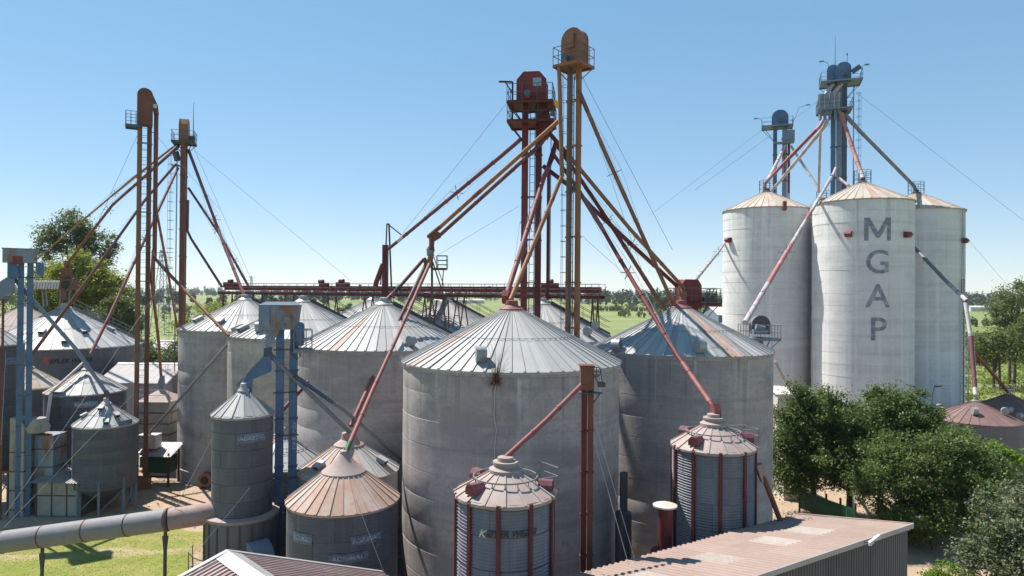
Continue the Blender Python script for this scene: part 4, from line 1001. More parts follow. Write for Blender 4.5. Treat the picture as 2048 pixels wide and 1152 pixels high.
# ------------------------------------------------------------------ red catwalk conveyor above the silos
cr, cl = P(1204, 597, 47.2), P(447, 582, 65.0)
cz = 14.62
cr.z = cz; cl.z = cz
tcw = thing('catwalk_conveyor', 'long red catwalk conveyor running across above the concrete silos', 'conveyor', cr.copy())
cd = (cl - cr); CL = cd.length; cd.normalize(); cn = Vector((-cd.y, cd.x, 0))
if cn.y > 0: cn = -cn      # towards the camera
def cw(s, o, z): return cr + cd * s + cn * o + Vector((0, 0, z))
for o, nm in ((.55, 'girder'), (-.55, 'girder')):
    b = MB(); b.bar(cw(0, o, .12), cw(CL, o, .12), .12, .24, upv=(0, 0, 1)); b.build(nm, MT['darkred'], tcw, world=True)
b = MB(); n = int(CL / .45)
for k in range(n): b.bar(cw(.3 + k * .45, -.5, .2), cw(.3 + k * .45, .5, .2), .09)
o_ = b.build('idler_frames', MT['darkred'], tcw, world=True)
b = MB(); b.bar(cw(.2, -.18, .62), cw(CL - .2, -.18, .62), .5, .42); b.build('conveyor_trough', MT['red'], tcw, world=True)
b = MB(); b.bar(cw(0, .28, .3), cw(CL, .28, .3), .4, .04); b.build('walkway', MT['rustbrown'], tcw, world=True)
b = MB(); n = int(CL / 1.0)
for o in (.6, -.6):
    for zz in (1.02, .66): b.tube([cw(0, o, zz), cw(CL, o, zz)], .018, 5)
    for k in range(n + 1): b.tube([cw(CL * k / n, o, .2), cw(CL * k / n, o, 1.02)], .018, 4)
b.build('railing', MT['steel'], tcw, world=True)
for (s0, s1, zz) in ((CL - 1.6, CL - .1, .9), (CL * .60, CL * .63, .9), (CL * .66, CL * .68, .86), (3.4, 4.6, .86)):
    b = MB(); b.bar(cw(s0, -.1, zz), cw(s1, -.1, zz), .5, .5); g_ = b.build('drive_unit', MT['red'], tcw, world=True)
    b = MB(); b.tube([cw(s0 + .3, .1, zz + .35), cw(s0 + .75, .1, zz + .35)], .18, 10); b.build('drive_motor', MT['darkred'], g_, world=True)
def conv_leg(s, zlow, spread=.35, bell=True):
    for o in (-.5, .5):
        for ds in (-spread, spread):
            b = MB(); b.bar(cw(s, o, 0), cw(s + ds, o * 1.1, zlow - cz), .09); b.build('support_leg', MT['rustbrown'], tcw, world=True)
    b = MB(); b.bar(cw(s - spread * .6, .5, (zlow - cz) * .6), cw(s + spread * .6, .5, (zlow - cz) * .6), .06); b.build('leg_tie', MT['rustbrown'], tcw, world=True)
for s, zl in ((.5, 8.6), (2.2, 11.5), (7.2, 12.6), (11.5, 12.3), (14.5, 11.9), (20.5, 12.6), (24.5, 11.9), (29.5, 12.8), (33.5, 12.0), (CL - .6, 11.0)): conv_leg(s, zl)
for L in (S_F, S_G):
    s = (Vector((L[0], L[1], 0)) - cr).dot(cd); q = Vector((L[0], L[1], APEX + .1)); b = MB(); b.tube([cw(s, 0, .1), q], [.22, .2], 8); b.build('drop_spout', MT['red'], tcw, world=True)
# steel trestle with the branching head, middle
tt_ = thing('pipe_trestle', 'thin steel trestle with small railed platform above the catwalk', 'trestle', P(872, 690, 43.5))
A0 = [P(852, 690, 44.5), P(862, 690, 42.5), P(893, 665, 44.5), P(898, 655, 46)]
T0 = [P(862, 600, 44.5), P(874, 600, 42.5), P(886, 600, 44.5), P(896, 600, 45.5)]
for a_, b_ in zip(A0, T0): b = MB(); b.bar(a_, b_, .1); b.build('leg', MT['rustbrown'], tt_, world=True)
b = MB(); b.bar(P(858, 658, 44.3), P(893, 657, 44.5), .09); b.build('cross_tie', MT['rustbrown'], tt_, world=True)
b = MB(); b.bar(P(864, 605, 43.5), P(864, 512, 43.5), .13); b.build('post', MT['steel'], tt_, world=True)
b = MB(); b.bar(P(866, 525, 43.5), P(890, 600, 43.5), .08); b.bar(P(887, 540, 43.5), P(884, 577, 43.5), .06); b.bar(P(868, 515, 43.3), P(889, 575, 43.3), .05); b.build('diagonal_brace', MT['steel'], tt_, world=True)
pc = P(878, 538, 43.5); b = MB(); b.box(pc, (.95, .9, .12)); b.build('platform', MT['darkred'], tt_, world=True)
b = MB(); q0, q1 = P(873, 538, 43.2), P(893, 538, 43.2)
for p in (q0, q1, q0 + Vector((0, .7, 0)), q1 + Vector((0, .7, 0))): b.bar(p, p + Vector((0, 0, .85)), .04)
for hh in (.28, .56, .85):
    b.bar(q0 + Vector((0, 0, hh)), q1 + Vector((0, 0, hh)), .035); b.bar(q0 + Vector((0, .7, hh)), q1 + Vector((0, .7, hh)), .035); b.bar(q1 + Vector((0, 0, hh)), q1 + Vector((0, .7, hh)), .035)
b.build('railing', MT['steel'], tt_, world=True)
# vertical chute at left of the catwalk
tv = thing('receiving_chute', 'dark red vertical chute with frame receiving the spout, left part of the catwalk', 'chute', P(770, 598, 54.0))
b = MB(); b.bar(P(770, 598, 54), P(771, 490, 54), .42, .5); b.build('shaft', MT['darkred'], tv, world=True)
for (x0, y0, x1_, y1_, w_) in ((783, 578, 778, 447, .12), (772, 492, 774, 447, .1), (774, 447, 803, 470, .09), (761, 570, 764, 528, .09), (763, 530, 771, 500, .0)):
    if w_: b = MB(); b.bar(P(x0, y0, 54), P(x1_, y1_, 54), w_); b.build('frame_bar', MT['steel'], tv, world=True)
b = MB(); b.tube([P(766, 528, 53.8), P(752, 566, 53.8), P(751, 574, 53.8)], .2, 10); b.build('side_spout', MT['red'], tv, world=True, smooth=40)

# ------------------------------------------------------------------ spouts
def spout(label, pts, r, m, sleeves=(), braces=(), collars=None, box_end=None, name='spout_pipe', n=10, group='spout pipes', vtrue=False):
    W = [P(*p) for p in pts]
    if pts[0][0] < 1300 and r > .115: r *= .78
    t = thing(name, label, 'pipe', W[-1].copy(), group=group)
    b = MB(); b.tube(W, r, n); b.build('pipe', MT[m], t, world=True, smooth=40)
    seg = [(W[i + 1] - W[i]).length for i in range(len(W) - 1)]; tot = sum(seg)
    def at(q):
        d = q * tot
        for i, s in enumerate(seg):
            if d <= s or i == len(seg) - 1: return W[i] + (W[i + 1] - W[i]) * (d / s), (W[i + 1] - W[i]).normalized()
            d -= s
    k = max(1, int(tot / 3.2)) if collars is None else collars
    for i in range(1, k + 1):
        p, d = at(i / (k + 1)); b = MB(); b.tube([p - d * .035, p + d * .035], r * 1.2, n); b.build('collar', MT[m], t, world=True, smooth=40)
    for (q0, q1, mm) in sleeves:
        a_, _ = at(q0); c_, _ = at(q1); b = MB(); b.tube([a_, c_], r * 1.04 + .004, n); b.build('sleeve', MT[mm], t, world=True, smooth=40)
    for q in braces:
        p, d = at(q); x = Vector((0, 0, 1)).cross(d).normalized(); y = d.cross(x); L = r * 4.2
        b = MB(); b.bar(p - x * L, p + x * L, .035); b.bar(p - y * L, p + y * L, .035)
        br = b.build('brace', MT['steel'], t, world=True)
        b = MB(); a_, _ = at(max(.02, q - .33)); c_, _ = at(min(.98, q + .33))
        for e in (p + x * L, p - x * L, p + y * L): b.tube([a_, e, c_], .008, 4)
        b.build('stay_wires', MT['wire'], br, world=True)
    if box_end:
        e = W[-1]; d = (W[-1] - W[-2]).normalized(); s = box_end[0]; x = Vector((d.x, d.y, 0)); x = x.normalized() if x.length > .01 else Vector((1, 0, 0)); tq = Vector((-x.y, x.x, 0)); u = Vector((0, 0, 1))
        pl = [(-.9, .9), (.1, 1.1), (.62, .2), (.55, -.5), (.2, -1.1), (-.3, -1.1), (-.62, -.4)]
        b = MB(); b.prism([e + x * (a_ * s) + u * (c_ * s) - tq * s * .55 for a_, c_ in pl], tq * s * 1.1); b.build('end_box', MT[box_end[1]], t, world=True)
    return t
# left group
spout('thin rusty spout running left from the antenna tower to beyond the far left elevator', [(350, 291, 66), (265, 357, 70), (62, 528, 88)], .12, 'tan', [(0, .35, 'white')], [.32])
spout('rusty spout from the antenna tower down to the wide bin peak', [(358, 292, 66), (225, 410, 68), (134, 528, 71)], .17, 'rustbrown', [(.02, .4, 'purple')], [.55], box_end=(.35, 'rustbrown'))
spout('dusty purple spout crossing behind the round-headed tower towards the far left bins', [(352, 328, 65.5), (290, 400, 63), (154, 590, 59), (60, 714, 55.5)], .15, 'purple', [(.6, 1, 'rustbrown')], [.5])
spout('faded red spout ending at the inverted V pipes on the dark bin', [(356, 336, 65.5), (325, 402, 62), (219, 632, 54), (181, 708, 51.3)], .15, 'pinkred', (), [.45])
spout('tan down pipe from the round-headed tower to the small pale hopper', [(307, 500, 51.2), (303, 560, 51.8), (318, 690, 56), (322, 752, 58)], .15, 'tan', [(0, .3, 'rustbrown')])
spout('rust pipe slanting right from the round-headed tower to the second concrete silo wall', [(308, 515, 51.3), (330, 540, 51), (457, 671, 46.5)], .14, 'rust', [(0, .4, 'purple')])
spout('tan pipe slanting from the round-headed tower to the leftmost concrete silo edge', [(314, 426, 51.6), (335, 540, 54), (358, 675, 58)], .12, 'tan', (), [.4])
spout('grey pipe slanting from the second concrete silo down to the small machine hut', [(456, 688, 48), (375, 780, 50), (298, 868, 52.5)], .14, 'greypipe')
spout('pinkish red spout from the antenna tower to the leftmost concrete silo peak', [(377, 300, 66), (390, 335, 65.4), (452, 500, 60), (488, 590, 57.3)], .17, 'pinkred', [(0, .25, 'purple')], [.5])
spout('purple spout just right of the pinkish one ending on the catwalk left part', [(377, 376, 66), (440, 470, 64), (499, 576, 62)], .15, 'purple', (), [.45, .75])
spout('lowest purple spout from the antenna tower to the catwalk left end', [(376, 400, 65.7), (375, 462, 65.7), (382, 477, 65.6), (444, 574, 64.8)], .15, 'purple')
spout('blue grey spout from the far left elevator to the small dark bin', [(25, 552, 45), (36, 566, 45), (150, 696, 46), (214, 787, 46.6)], .16, 'bluegrey', (), (), box_end=(.22, 'steel'))
spout('white pipe forming the left arm of the inverted V on the dark bin', [(168, 724, 51), (135, 755, 49.6), (102, 784, 48.3)], .1, 'white')
spout('white pipe forming the right arm of the inverted V on the dark bin', [(172, 725, 51), (195, 760, 48.9), (213, 786, 47.2)], .1, 'white')
spout('long pale pipe leaning down to the ground left of the dark bin', [(102, 786, 48.3), (92, 860, 47.6), (78, 935, 46.8)], .11, 'white', collars=1)
# front-left
spout('dark blue grey spout from the blue elevator to the rust-striped bin peak', [(538, 705, 32), (546, 716, 32.0), (600, 768, 32), (707, 872, 33)], .13, 'greypipe', [(.05, .4, 'bluegrey')])
spout('dark grey spout from the blue elevator passing behind the central silo', [(590, 752, 31.8), (690, 822, 33.5), (808, 922, 36)], .12, 'greypipe', [(0, .3, 'steelblue')])
# centre
spout('left one of the twin pale red pipes to the rust-striped bin', [(852, 528, 42.5), (785, 668, 38.6), (702, 852, 33.6)], .14, 'purple', [(.62, 1, 'pinkred')])
spout('right one of the twin pale red pipes to the rusty orange-roofed bin', [(859, 528, 42), (797, 668, 37), (744, 783, 32.4), (691, 906, 28)], .125, 'pinkred', [(.955, 1, 'green'), (0, .12, 'tan'), (.46, .475, 'steel')])
spout('rust and purple pipe slanting left behind the blue elevator', [(846, 520, 42.5), (795, 578, 41.7), (694, 678, 39.5), (562, 824, 36)], .14, 'purple', [(.22, .55, 'pinkred'), (.18, .21, 'black')])
tn = thing('pipe_branch', 'grey branching pipe junction above the small railed platform', 'junction', P(860, 520, 42.5))
b = MB(); b.tube([P(864, 466, 42.5), P(863, 492, 42.5), P(861, 500, 42.5)], [.18, .17, .28], 12); b.build('inlet', MT['rustbrown'], tn, world=True, smooth=40)
b = MB(); b.tube([P(861, 494, 42.5), P(861, 500, 42.5), P(860, 512, 42.5)], [.2, .26, .2], 12); b.build('valve_bag', MT['bluegrey'], tn, world=True, smooth=40)
for (a_, c_, m_) in (((862, 508), (853, 535), 'rust'), ((865, 508), (857, 535), 'tan'), ((848, 516), (854, 532), 'rustbrown')):
    b = MB(); b.tube([P(a_[0], a_[1], 42.4), P(c_[0], c_[1], 42.4)], .13, 10); b.build('outlet', MT[m_], tn, world=True, smooth=40)
b = MB(); b.prism([P(868, 462, 42.3), P(878, 464, 42.3), P(881, 474, 42.3), P(868, 482, 42.3), P(865, 472, 42.3)], (0, .4, 0)); b.build('elbow', MT['rustbrown'], tn, world=True)
spout('ochre spout slanting left from the tall ochre tower to the branching junction', [(1124, 236, 38.7), (1080, 275, 39.2), (870, 463, 42.3), (856, 474, 42.5)], .16, 'ochre', [(.58, .64, 'rustbrown'), (.9, 1, 'rustbrown')])
spout('purple spout slanting left just below the ochre one to the junction', [(1096, 268, 41), (1080, 290, 41), (880, 470, 42.4)], .16, 'purple')
spout('upper dark red spout slanting left from the red tower to the vertical chute', [(1042, 278, 41.4), (1000, 314, 42.8), (778, 497, 53.5)], .17, 'purple', [(.86, .91, 'white')], [.42])
spout('faded red spout in front of the red tower down to the central silo peak', [(1112, 285, 41), (1105, 315, 40.6), (1089, 352, 39.8), (1012, 594, 32.6)], .17, 'pinkred', [(0, .15, 'darkred'), (.4, .44, 'rustbrown')], [.55], box_end=(.3, 'red'))
spout('ochre pipe dropping beside the tall tower then slanting to the central silo peak', [(1118, 130, 38.7), (1121, 240, 38.6), (1124, 352, 38.3), (1021, 600, 32.3)], .15, 'ochre', [(0, .4, 'tan'), (.52, .54, 'rustbrown')])
spout('highest rust spout slanting right from the ochre tower to the right silo', [(1157, 180, 38.7), (1208, 300, 38.9), (1347, 609, 39.7)], .15, 'rust', [(0, .1, 'purple')], [.38])
spout('tan spout slanting right to the octagonal red head', [(1095, 262, 41), (1160, 338, 41.5), (1260, 458, 43.5), (1372, 581, 46.5)], .16, 'tan', [(0, .15, 'darkred')])
spout('dark red spout slanting right and crossing under the tan one to the octagonal head', [(1086, 332, 41.2), (1160, 388, 42), (1183, 414, 42.5), (1260, 487, 44.3), (1354, 572, 46.8)], .17, 'darkred', [(.45, .8, 'red')], [.62])
spout('long red spout descending in front of the right silo to the pink-roofed bin', [(1108, 310, 40.5), (1160, 384, 39.3), (1189, 430, 38.3), (1233, 507, 36.8), (1352, 707, 31.5), (1432, 822, 27.7)], .14, 'red', [(.12, .32, 'pinkred'), (.82, .97, 'pinkred')], [.48], box_end=(.28, 'pinkred'))
spout('red spout ending behind the left side of the right silo roof', [(1110, 285, 41.3), (1160, 357, 42), (1220, 447, 43), (1331, 622, 44.5)], .16, 'darkred', [(.6, 1, 'rustbrown')], [.45])
spout('slanting pinkish pipe from the slim rust-red elevator to the logo bin', [(1165, 768, 23.9), (1090, 843, 22.7), (1010, 916, 21.5)], .088, 'pinkred', collars=2)
# tall silos
spout('red spout from the tallest blue tower to the leftmost tall pale silo', [(1648, 238, 78), (1640, 252, 78), (1530, 366, 79), (1529, 380, 79)], .2, 'pink', [(.15, .7, 'pinkred')])
spout('pale spout parallel below the red one, behind the left tall silo', [(1656, 240, 78), (1650, 252, 78), (1560, 362, 88), (1540, 385, 90)], .2, 'pale')
spout('pale vertical pipe down to the roof of the back tall silo', [(1641, 250, 80), (1637, 385, 86)], .16, 'pale')
spout('pale pipe from the smaller blue tower slanting right to the back tall silo', [(1582, 292, 91), (1634, 372, 87), (1638, 384, 86.5)], .16, 'pale')
spout('pale pipe from the smaller blue tower slanting left to the leftmost tall silo', [(1570, 290, 91), (1566, 300, 91), (1534, 364, 80)], .2, 'pale')
spout('purple vertical pipe beside the smaller blue tower', [(1578, 265, 91.4), (1577, 400, 91.4)], .17, 'purple', [(.9, 1, 'pale')])
spout('short reddish vertical pipe in the middle of the smaller blue tower', [(1567, 300, 91), (1569, 360, 91)], .16, 'pinkred')
spout('red and pale spout from the tallest blue tower to the lettered silo peak', [(1684, 226, 77.5), (1688, 246, 77.5), (1722, 345, 72.6), (1726, 357, 72)], .22, 'pink', [(.88, 1, 'pale')])
spout('grey purple spout from the tallest blue tower to the rightmost tall silo peak', [(1690, 228, 78), (1700, 242, 78), (1828, 372, 79), (1833, 384, 79)], .2, 'greypipe', [(0, .2, 'bluegrey')])
spout('long red and white spout crossing in front of the leftmost tall silo', [(1672, 336, 78), (1668, 346, 77.6), (1612, 440, 67), (1555, 535, 55), (1490, 645, 44)], .17, 'pale', [(.55, .8, 'pink'), (.3, .36, 'pink')], [.32, .6])
spout('short pale pipe beside the tallest blue tower foot', [(1676, 355, 77.5), (1698, 372, 76)], .16, 'pale', collars=1)
spout('pale spout descending right across the rightmost tall silo', [(1826, 492, 75), (1890, 560, 69), (1934, 602, 62)], .18, 'greypipe', [(.6, 1, 'pale')], )
spout('white drop pipe ending on the red-brown bin roof', [(1931, 606, 61.5), (1941, 670, 60.5), (1945, 700, 60), (1951, 790, 58)], .17, 'white', [(.36, .92, 'purple')])
spout('dark brown spout slanting to the bin at the right picture edge', [(1944, 700, 60.2), (2000, 764, 64), (2016, 784, 66)], .15, 'rustbrown', (), box_end=(.3, 'white'))
spout('short pale spout left of the tall silos reaching the octagonal red head', [(1452, 482, 80), (1440, 500, 76), (1388, 563, 47.5)], .13, 'pale', (), [.2])
spout('curved pale pipe under the grey disc-headed elevator', [(1550, 722, 46), (1565, 752, 50), (1583, 784, 54)], .11, 'white')
# pipe pole beside the right tall silo
tp_ = thing('pipe_post', 'thin lattice post holding the white drop pipe beside the right tall silo', 'post', P(1928, 800, 61.8))
for dx in (-.3, .3): b = MB(); b.bar(P(1930, 600, 62) + Vector((dx, 0, 0)), P(1930, 860, 62) + Vector((dx, 0, 0)), .06); b.build('upright', MT['bluegrey'], tp_, world=True)
b = MB()
for k in range(12): b.bar(P(1930, 604 + k * 20, 62) - Vector((.3, 0, 0)), P(1930, 622 + k * 20, 62) + Vector((.3, 0, 0)), .035)
b.build('lacing', MT['bluegrey'], tp_, world=True)

# ------------------------------------------------------------------ guy wires
def wire(label, a_, b_, r=.014, m='wire', sag=.0):
    A_, B_ = P(*a_), P(*b_)
    mid = [(A_.lerp(B_, k / 8) - Vector((0, 0, sag * 4 * (k / 8) * (1 - k / 8)))) for k in range(9)]
    b = MB(); b.tube(mid, r, 5); o = b.build('guy_wire', MT[m], loc=B_, world=True)
    tag(o, label, 'wire', 'guy wires')
WR = [('wire from the round-headed tower down to the bottom left corner', (275, 270, 51.4), (40, 790, 46), .012, 'wire'),
 ('bright wire across the dark bins ending low at left', (330, 560, 52), (10, 1030, 41), .012, 'wire_light'),
 ('bright wire from the small dark bin towards the bottom left corner', (265, 790, 47), (8, 1055, 39), .010, 'wire_light'),
 ('near vertical bright wire at the left picture edge', (12, 700, 44), (2, 890, 42), .010, 'wire_light'),
 ('wire from the antenna tower head slanting right towards the catwalk', (385, 290, 66), (520, 600, 60), .014, 'wire'),
 ('long faint wire from the antenna tower far out to the right', (388, 300, 66), (700, 560, 72), .012, 'wire'),
 ('wire from the round-headed tower to the antenna tower', (312, 270, 51.4), (440, 420, 66), .012, 'wire'),
 ('bright wire from the duct post up to the slender bin and blue elevator', (535, 668, 31.5), (330, 1055, 29.6), .011, 'wire_light'),
 ('bright wire crossing the slender bin skirt', (500, 975, 29.3), (405, 1090, 28.6), .009, 'wire_light'),
 ('bright wire crossing the front of the rusty orange-roofed bin', (712, 1000, 25.6), (770, 1150, 25.2), .009, 'wire_light'),
 ('wire from the red tower platform down left to the trestle', (1012, 208, 41.4), (795, 480, 50), .012, 'wire'),
 ('wire from the red tower leg slanting left above the catwalk', (1038, 412, 41.4), (860, 520, 46), .011, 'wire'),
 ('outer wire from the ochre tower head far down to the right', (1160, 145, 38.8), (1345, 500, 39), .012, 'wire'),
 ('inner wire from the ochre tower head down to the right silo', (1160, 175, 38.8), (1290, 560, 40), .010, 'wire'),
 ('wire from the ochre tower shaft to the right silo roof', (1162, 470, 39), (1330, 620, 40), .010, 'wire'),
 ('bright wire from the slim rust-red elevator to the warehouse roof', (1183, 820, 24), (1272, 1128, 22.6), .009, 'wire_light'),
 ('second bright wire beside it from the slim rust-red elevator', (1185, 870, 24), (1258, 1132, 22.2), .008, 'wire_light'),
 ('thin wire from the tallest blue tower sloping to the right picture edge', (1712, 185, 79), (2046, 440, 90), .016, 'wire'),
 ('thin wire from the tallest blue tower sloping left to the ochre tower', (1640, 200, 79), (1390, 380, 60), .014, 'wire'),
 ('thin wire from the smaller blue tower sloping down left', (1524, 260, 92), (1300, 430, 80), .014, 'wire'),
 ('wire from the right tall silo down to the red-brown bin', (1928, 470, 76), (2040, 600, 80), .014, 'wire'),
 ('wire in front of the leftmost tall silo down to the disc-headed elevator', (1440, 540, 60), (1500, 625, 44), .011, 'wire')]
for w_ in WR: wire(*w_)
# ------------------------------------------------------------------ left yard: duct, sheds, dryer, hut
td1 = thing('air_duct', 'big grey round duct running across the lawn to the slender bin', 'duct', P(200, 1040, 30))
dl, dr, dj = P(-60, 1093, 30.2), P(338, 1039, 29.8), P(430, 1025, 30.4)
b = MB(); b.tube([dl, dr], .475, 28); b.build('duct_section', MT['duct'], td1, world=True, smooth=40)
b = MB(); b.tube([dr, dr.lerp(dj, .6), dj, dj + Vector((1.2, .8, 0))], .465, 28); b.build('duct_elbow', MT['duct_pink'], td1, world=True, smooth=40)
for px in (8, 88, 175, 258, 336):
    f = (px + 60) / 398; p = dl.lerp(dr, f); d = (dr - dl).normalized(); b = MB(); b.tube([p - d * .018, p + d * .018], .498, 28); b.build('duct_flange', MT['rustbrown'], td1, world=True, smooth=40)
for px, py in ((85, 1075), (331, 1040)):
    p = P(px, py, 30); b = MB(); b.tube([(p.x, p.y, 0), (p.x, p.y, p.z - .25)], .075, 10); b.build('duct_post', MT['steel'], td1, world=True)
    b = MB(); b.prism([(p.x - .12, p.y - .05, p.z - .7), (p.x + .12, p.y - .05, p.z - .7), (p.x + .03, p.y - .05, p.z - 1.6), (p.x - .03, p.y - .05, p.z - 1.6)], (0, .1, 0)); b.build('post_gusset', MT['steel'], td1, world=True)
def corr_sheet(b, p00, p10, p01, waves, amp):
    """corrugated rectangle: p00->p10 runs across the ribs, p00->p01 along them"""
    p00, p10, p01 = Vector(p00), Vector(p10), Vector(p01); n = (p10 - p00).cross(p01 - p00).normalized()
    if n.z < 0: n = -n
    prof = []; 
    for k in range(waves):
        for (f, h) in ((0, 0), (.3, 0), (.42, 1), (.68, 1), (.8, 0)): prof.append(((k + f) / waves, h))
    prof.append((1, 0)); vs_ = []
    for f, h in prof:
        q = p00 + (p10 - p00) * f + n * amp * h; vs_ += [q, q + (p01 - p00)]
    b.add(vs_, [(2 * i, 2 * i + 2, 2 * i + 3, 2 * i + 1) for i in range(len(prof) - 1)])
# lean-to shed
ts = thing('lean_to_shed', 'low shed with dirty white panels and corrugated roof behind the duct', 'shed', PG(120, 1033))
ys = PG(120, 1033).y; sx0, sx1 = P(74, 1000, ys).x, P(164, 1000, ys).x; sh = 2.25
for c in range(3):
    for rr in range(2):
        w_ = (sx1 - sx0) / 3; b = MB(); z0, z1 = (.05, 1.35) if rr == 0 else (1.4, sh)
        b.box((sx0 + w_ * (c + .5), ys, (z0 + z1) / 2), (w_ - .07, .06, z1 - z0 - .03)); b.build('wall_panel', MT['dirtywhite'], ts, world=True)
b = MB()
for c in range(4): b.box((sx0 + (sx1 - sx0) * c / 3, ys - .02, sh / 2), (.07, .1, sh))
b.box(((sx0 + sx1) / 2, ys - .025, 1.375), (sx1 - sx0, .1, .06)); b.build('wall_frame', MT['steel'], ts, world=True)
for (c, s) in (((sx1 - .02, ys + 1.2, sh / 2), (.06, 2.4, sh)), ((sx0 + .02, ys + 1.2, sh / 2), (.06, 2.4, sh)), (((sx0 + sx1) / 2, ys + 2.4, sh / 2 + .2), (sx1 - sx0, .06, sh + .4))):
    b = MB(); b.box(c, s); b.build('wall', MT['galv_dark'], ts, world=True)
for k in range(4):
    rx0, rx1 = P(56, 968, ys - .5).x, P(198, 968, ys - .5).x; x0 = rx0 + k * (rx1 - rx0) / 4; dx = (rx1 - rx0) / 4 - .02
    b = MB(); corr_sheet(b, (x0, ys - .45, sh + .05), (x0 + dx, ys - .45, sh + .05), (x0 + .15, ys + 2.3, sh + .55), 6, .05); b.build('roof_sheet', MT['shed_roof'], ts, world=True)
# grain dryer with curved white elbow
ty = thing('dryer_elbow', 'rust-stained white curved exhaust duct at far left', 'duct', PG(45, 1035)); yy = PG(45, 1030).y
xa, xb = P(30, 900, yy).x, P(58, 900, yy).x; ztop = zat(45, 838, yy)
b = MB(); b.box(((xa + xb) / 2, yy, (ztop - .6) / 2), (xb - xa, 1.0, ztop - .6)); b.build('stack', MT['dirtywhite'], ty, world=True)
pf = [(xb - 0.0 + .42 * 0, yy, ztop - .6)]
arc = [(xa + (xb - xa) * (1 - math.cos(q)) * .0 + .95 * math.cos(q), yy - .5, ztop - .6 + .95 * math.sin(q)) for q in [math.pi / 2 * k / 8 for k in range(9)]]
b = MB(); b.prism([(xa, yy - .5, ztop - .6)] + [(xa + (p[0] - xa) * 1.0, p[1], p[2]) for p in [(xa + .95 * math.cos(q), yy - .5, ztop - .6 + .75 * math.sin(q)) for q in [math.pi / 2 * k / 8 for k in range(9)]]], (0, 1.0, 0)); b.build('elbow', MT['dirtywhite'], ty, world=True)
b = MB(); b.lathe([(.72, 0), (.8, .3), (.55, .9), (.1, 1.0)], 20, c=(xb + .2, yy + .4, ztop - .9)); b.build('fan_cowl', MT['dirtywhite'], ty, world=True, smooth=50)
for k in range(4):
    b = MB(); b.box(((xa + xb) / 2, yy - .01, .5 + k * 1.25), (xb - xa + .08, 1.04, .08)); b.build('stack_band', MT['rustbrown'], ty, world=True)
b = MB(); b.box((xb + .75, yy + 1.0, 2.6), (1.3, 1.4, 5.2)); b.build('dryer_body', MT['bluerust'], ty, world=True)
for k in range(4):
    b = MB(); b.box((xb + .75, yy + 1.0, .7 + k * 1.2), (1.36, 1.46, .07)); b.build('body_band', MT['steel'], ty, world=True)
b = MB(); b.box((xa - 1.0, yy + .4, 2.9), (1.7, 1.5, .16)); b.build('deck', MT['rustbrown'], ty, world=True)
for dx in (-.3, -1.7): 
    for dy in (-.2, 1.0): b = MB(); b.bar((xa + dx, yy + dy, 0), (xa + dx, yy + dy, 2.9), .1); b.build('deck_leg', MT['steel'], ty, world=True)
# fan unit on top of the wide bin
gq = Vector((L_g[0], L_g[1], 13.3)); tgf = thing('roof_fan', 'brown fan box and white finned duct on top of the wide bin peak', 'fan', gq + Vector((0, 0, .2)))
c_ = P(138, 569, 70.5); b = MB(); b.box(c_, (1.2, 1.1, 1.15)); fb = b.build('fan_box', MT['rustbrown'], tgf, world=True)
b = MB(); b.tube([c_ + Vector((0, -.56, -.05)), c_ + Vector((0, -.62, -.05))], .45, 20); b.build('fan_mouth', MT['black'], fb, world=True)
b = MB(); b.box(P(133, 545, 70.7), (.75, .7, .9)); b.bar(P(130, 553, 70.6), P(128, 600, 71), .35); b.build('inlet_box', MT['rustbrown'], tgf, world=True)
for k in range(10):
    px = 72 + k * 5.6; b = MB(); b.box(P(px, 570, 70.9), (.2, 1.0, .85), mat=Matrix.Rotation(rad(12), 3, 'Y')); b.build('duct_fin', MT['white'], tgf, world=True)
b = MB(); b.bar(P(70, 570, 71), P(126, 570, 71), .6, .7); b.build('finned_duct', MT['greypipe'], tgf, world=True)
b = MB(); b.bar(P(68, 577.5, 70.9), P(150, 577.5, 70.9), .9, .08); b.build('fan_deck', MT['tan'], tgf, world=True)
for px in (85, 92, 122, 140): b = MB(); b.bar(P(px, 578, 71), P(px + (2 if px < 100 else -3), 612, 71), .12); b.build('deck_leg', MT['greypipe'], tgf, world=True)
# white long building behind
def gable(name, label, x0, x1, y0, y1, h, rise, m_w, m_r, sheets=6, waves=7, ridge='x', rz=0.0, cat='building'):
    t = thing(name, label, cat, ((x0 + x1) / 2, (y0 + y1) / 2, 0), rz); w, d = x1 - x0, y1 - y0
    if ridge == 'x':
        for s in (-1, 1): b = MB(); b.box((0, s * d / 2, h / 2), (w, .1, h)); b.build('wall', MT[m_w], t)
        for s in (-1, 1): b = MB(); b.prism([(s * (w / 2 - .05) - .05, -d / 2 + .06, 0), (s * (w / 2 - .05) - .05, d / 2 - .06, 0), (s * (w / 2 - .05) - .05, d / 2 - .06, h), (s * (w / 2 - .05) - .05, 0, h + rise), (s * (w / 2 - .05) - .05, -d / 2 + .06, h)], (.1, 0, 0)); b.build('gable_wall', MT[m_w], t)
        for k in range(sheets):
            xx = -w / 2 - .15 + k * (w + .3) / sheets; dx = (w + .3) / sheets - .015
            for s in (-1, 1):
                b = MB(); corr_sheet(b, (xx, s * (d / 2 + .25), h - .05), (xx + dx, s * (d / 2 + .25), h - .05), (xx, s * .02, h + rise + .03), waves, .04); b.build('roof_sheet', MT[m_r], t)
        b = MB(); b.prism([(-w / 2 - .16, -.3, h + rise - .02), (-w / 2 - .16, 0, h + rise + .1), (-w / 2 - .16, .3, h + rise - .02), (-w / 2 - .16, 0, h + rise + .06)], (w + .32, 0, 0)); b.build('ridge_cap', MT[m_r], t)
    return t
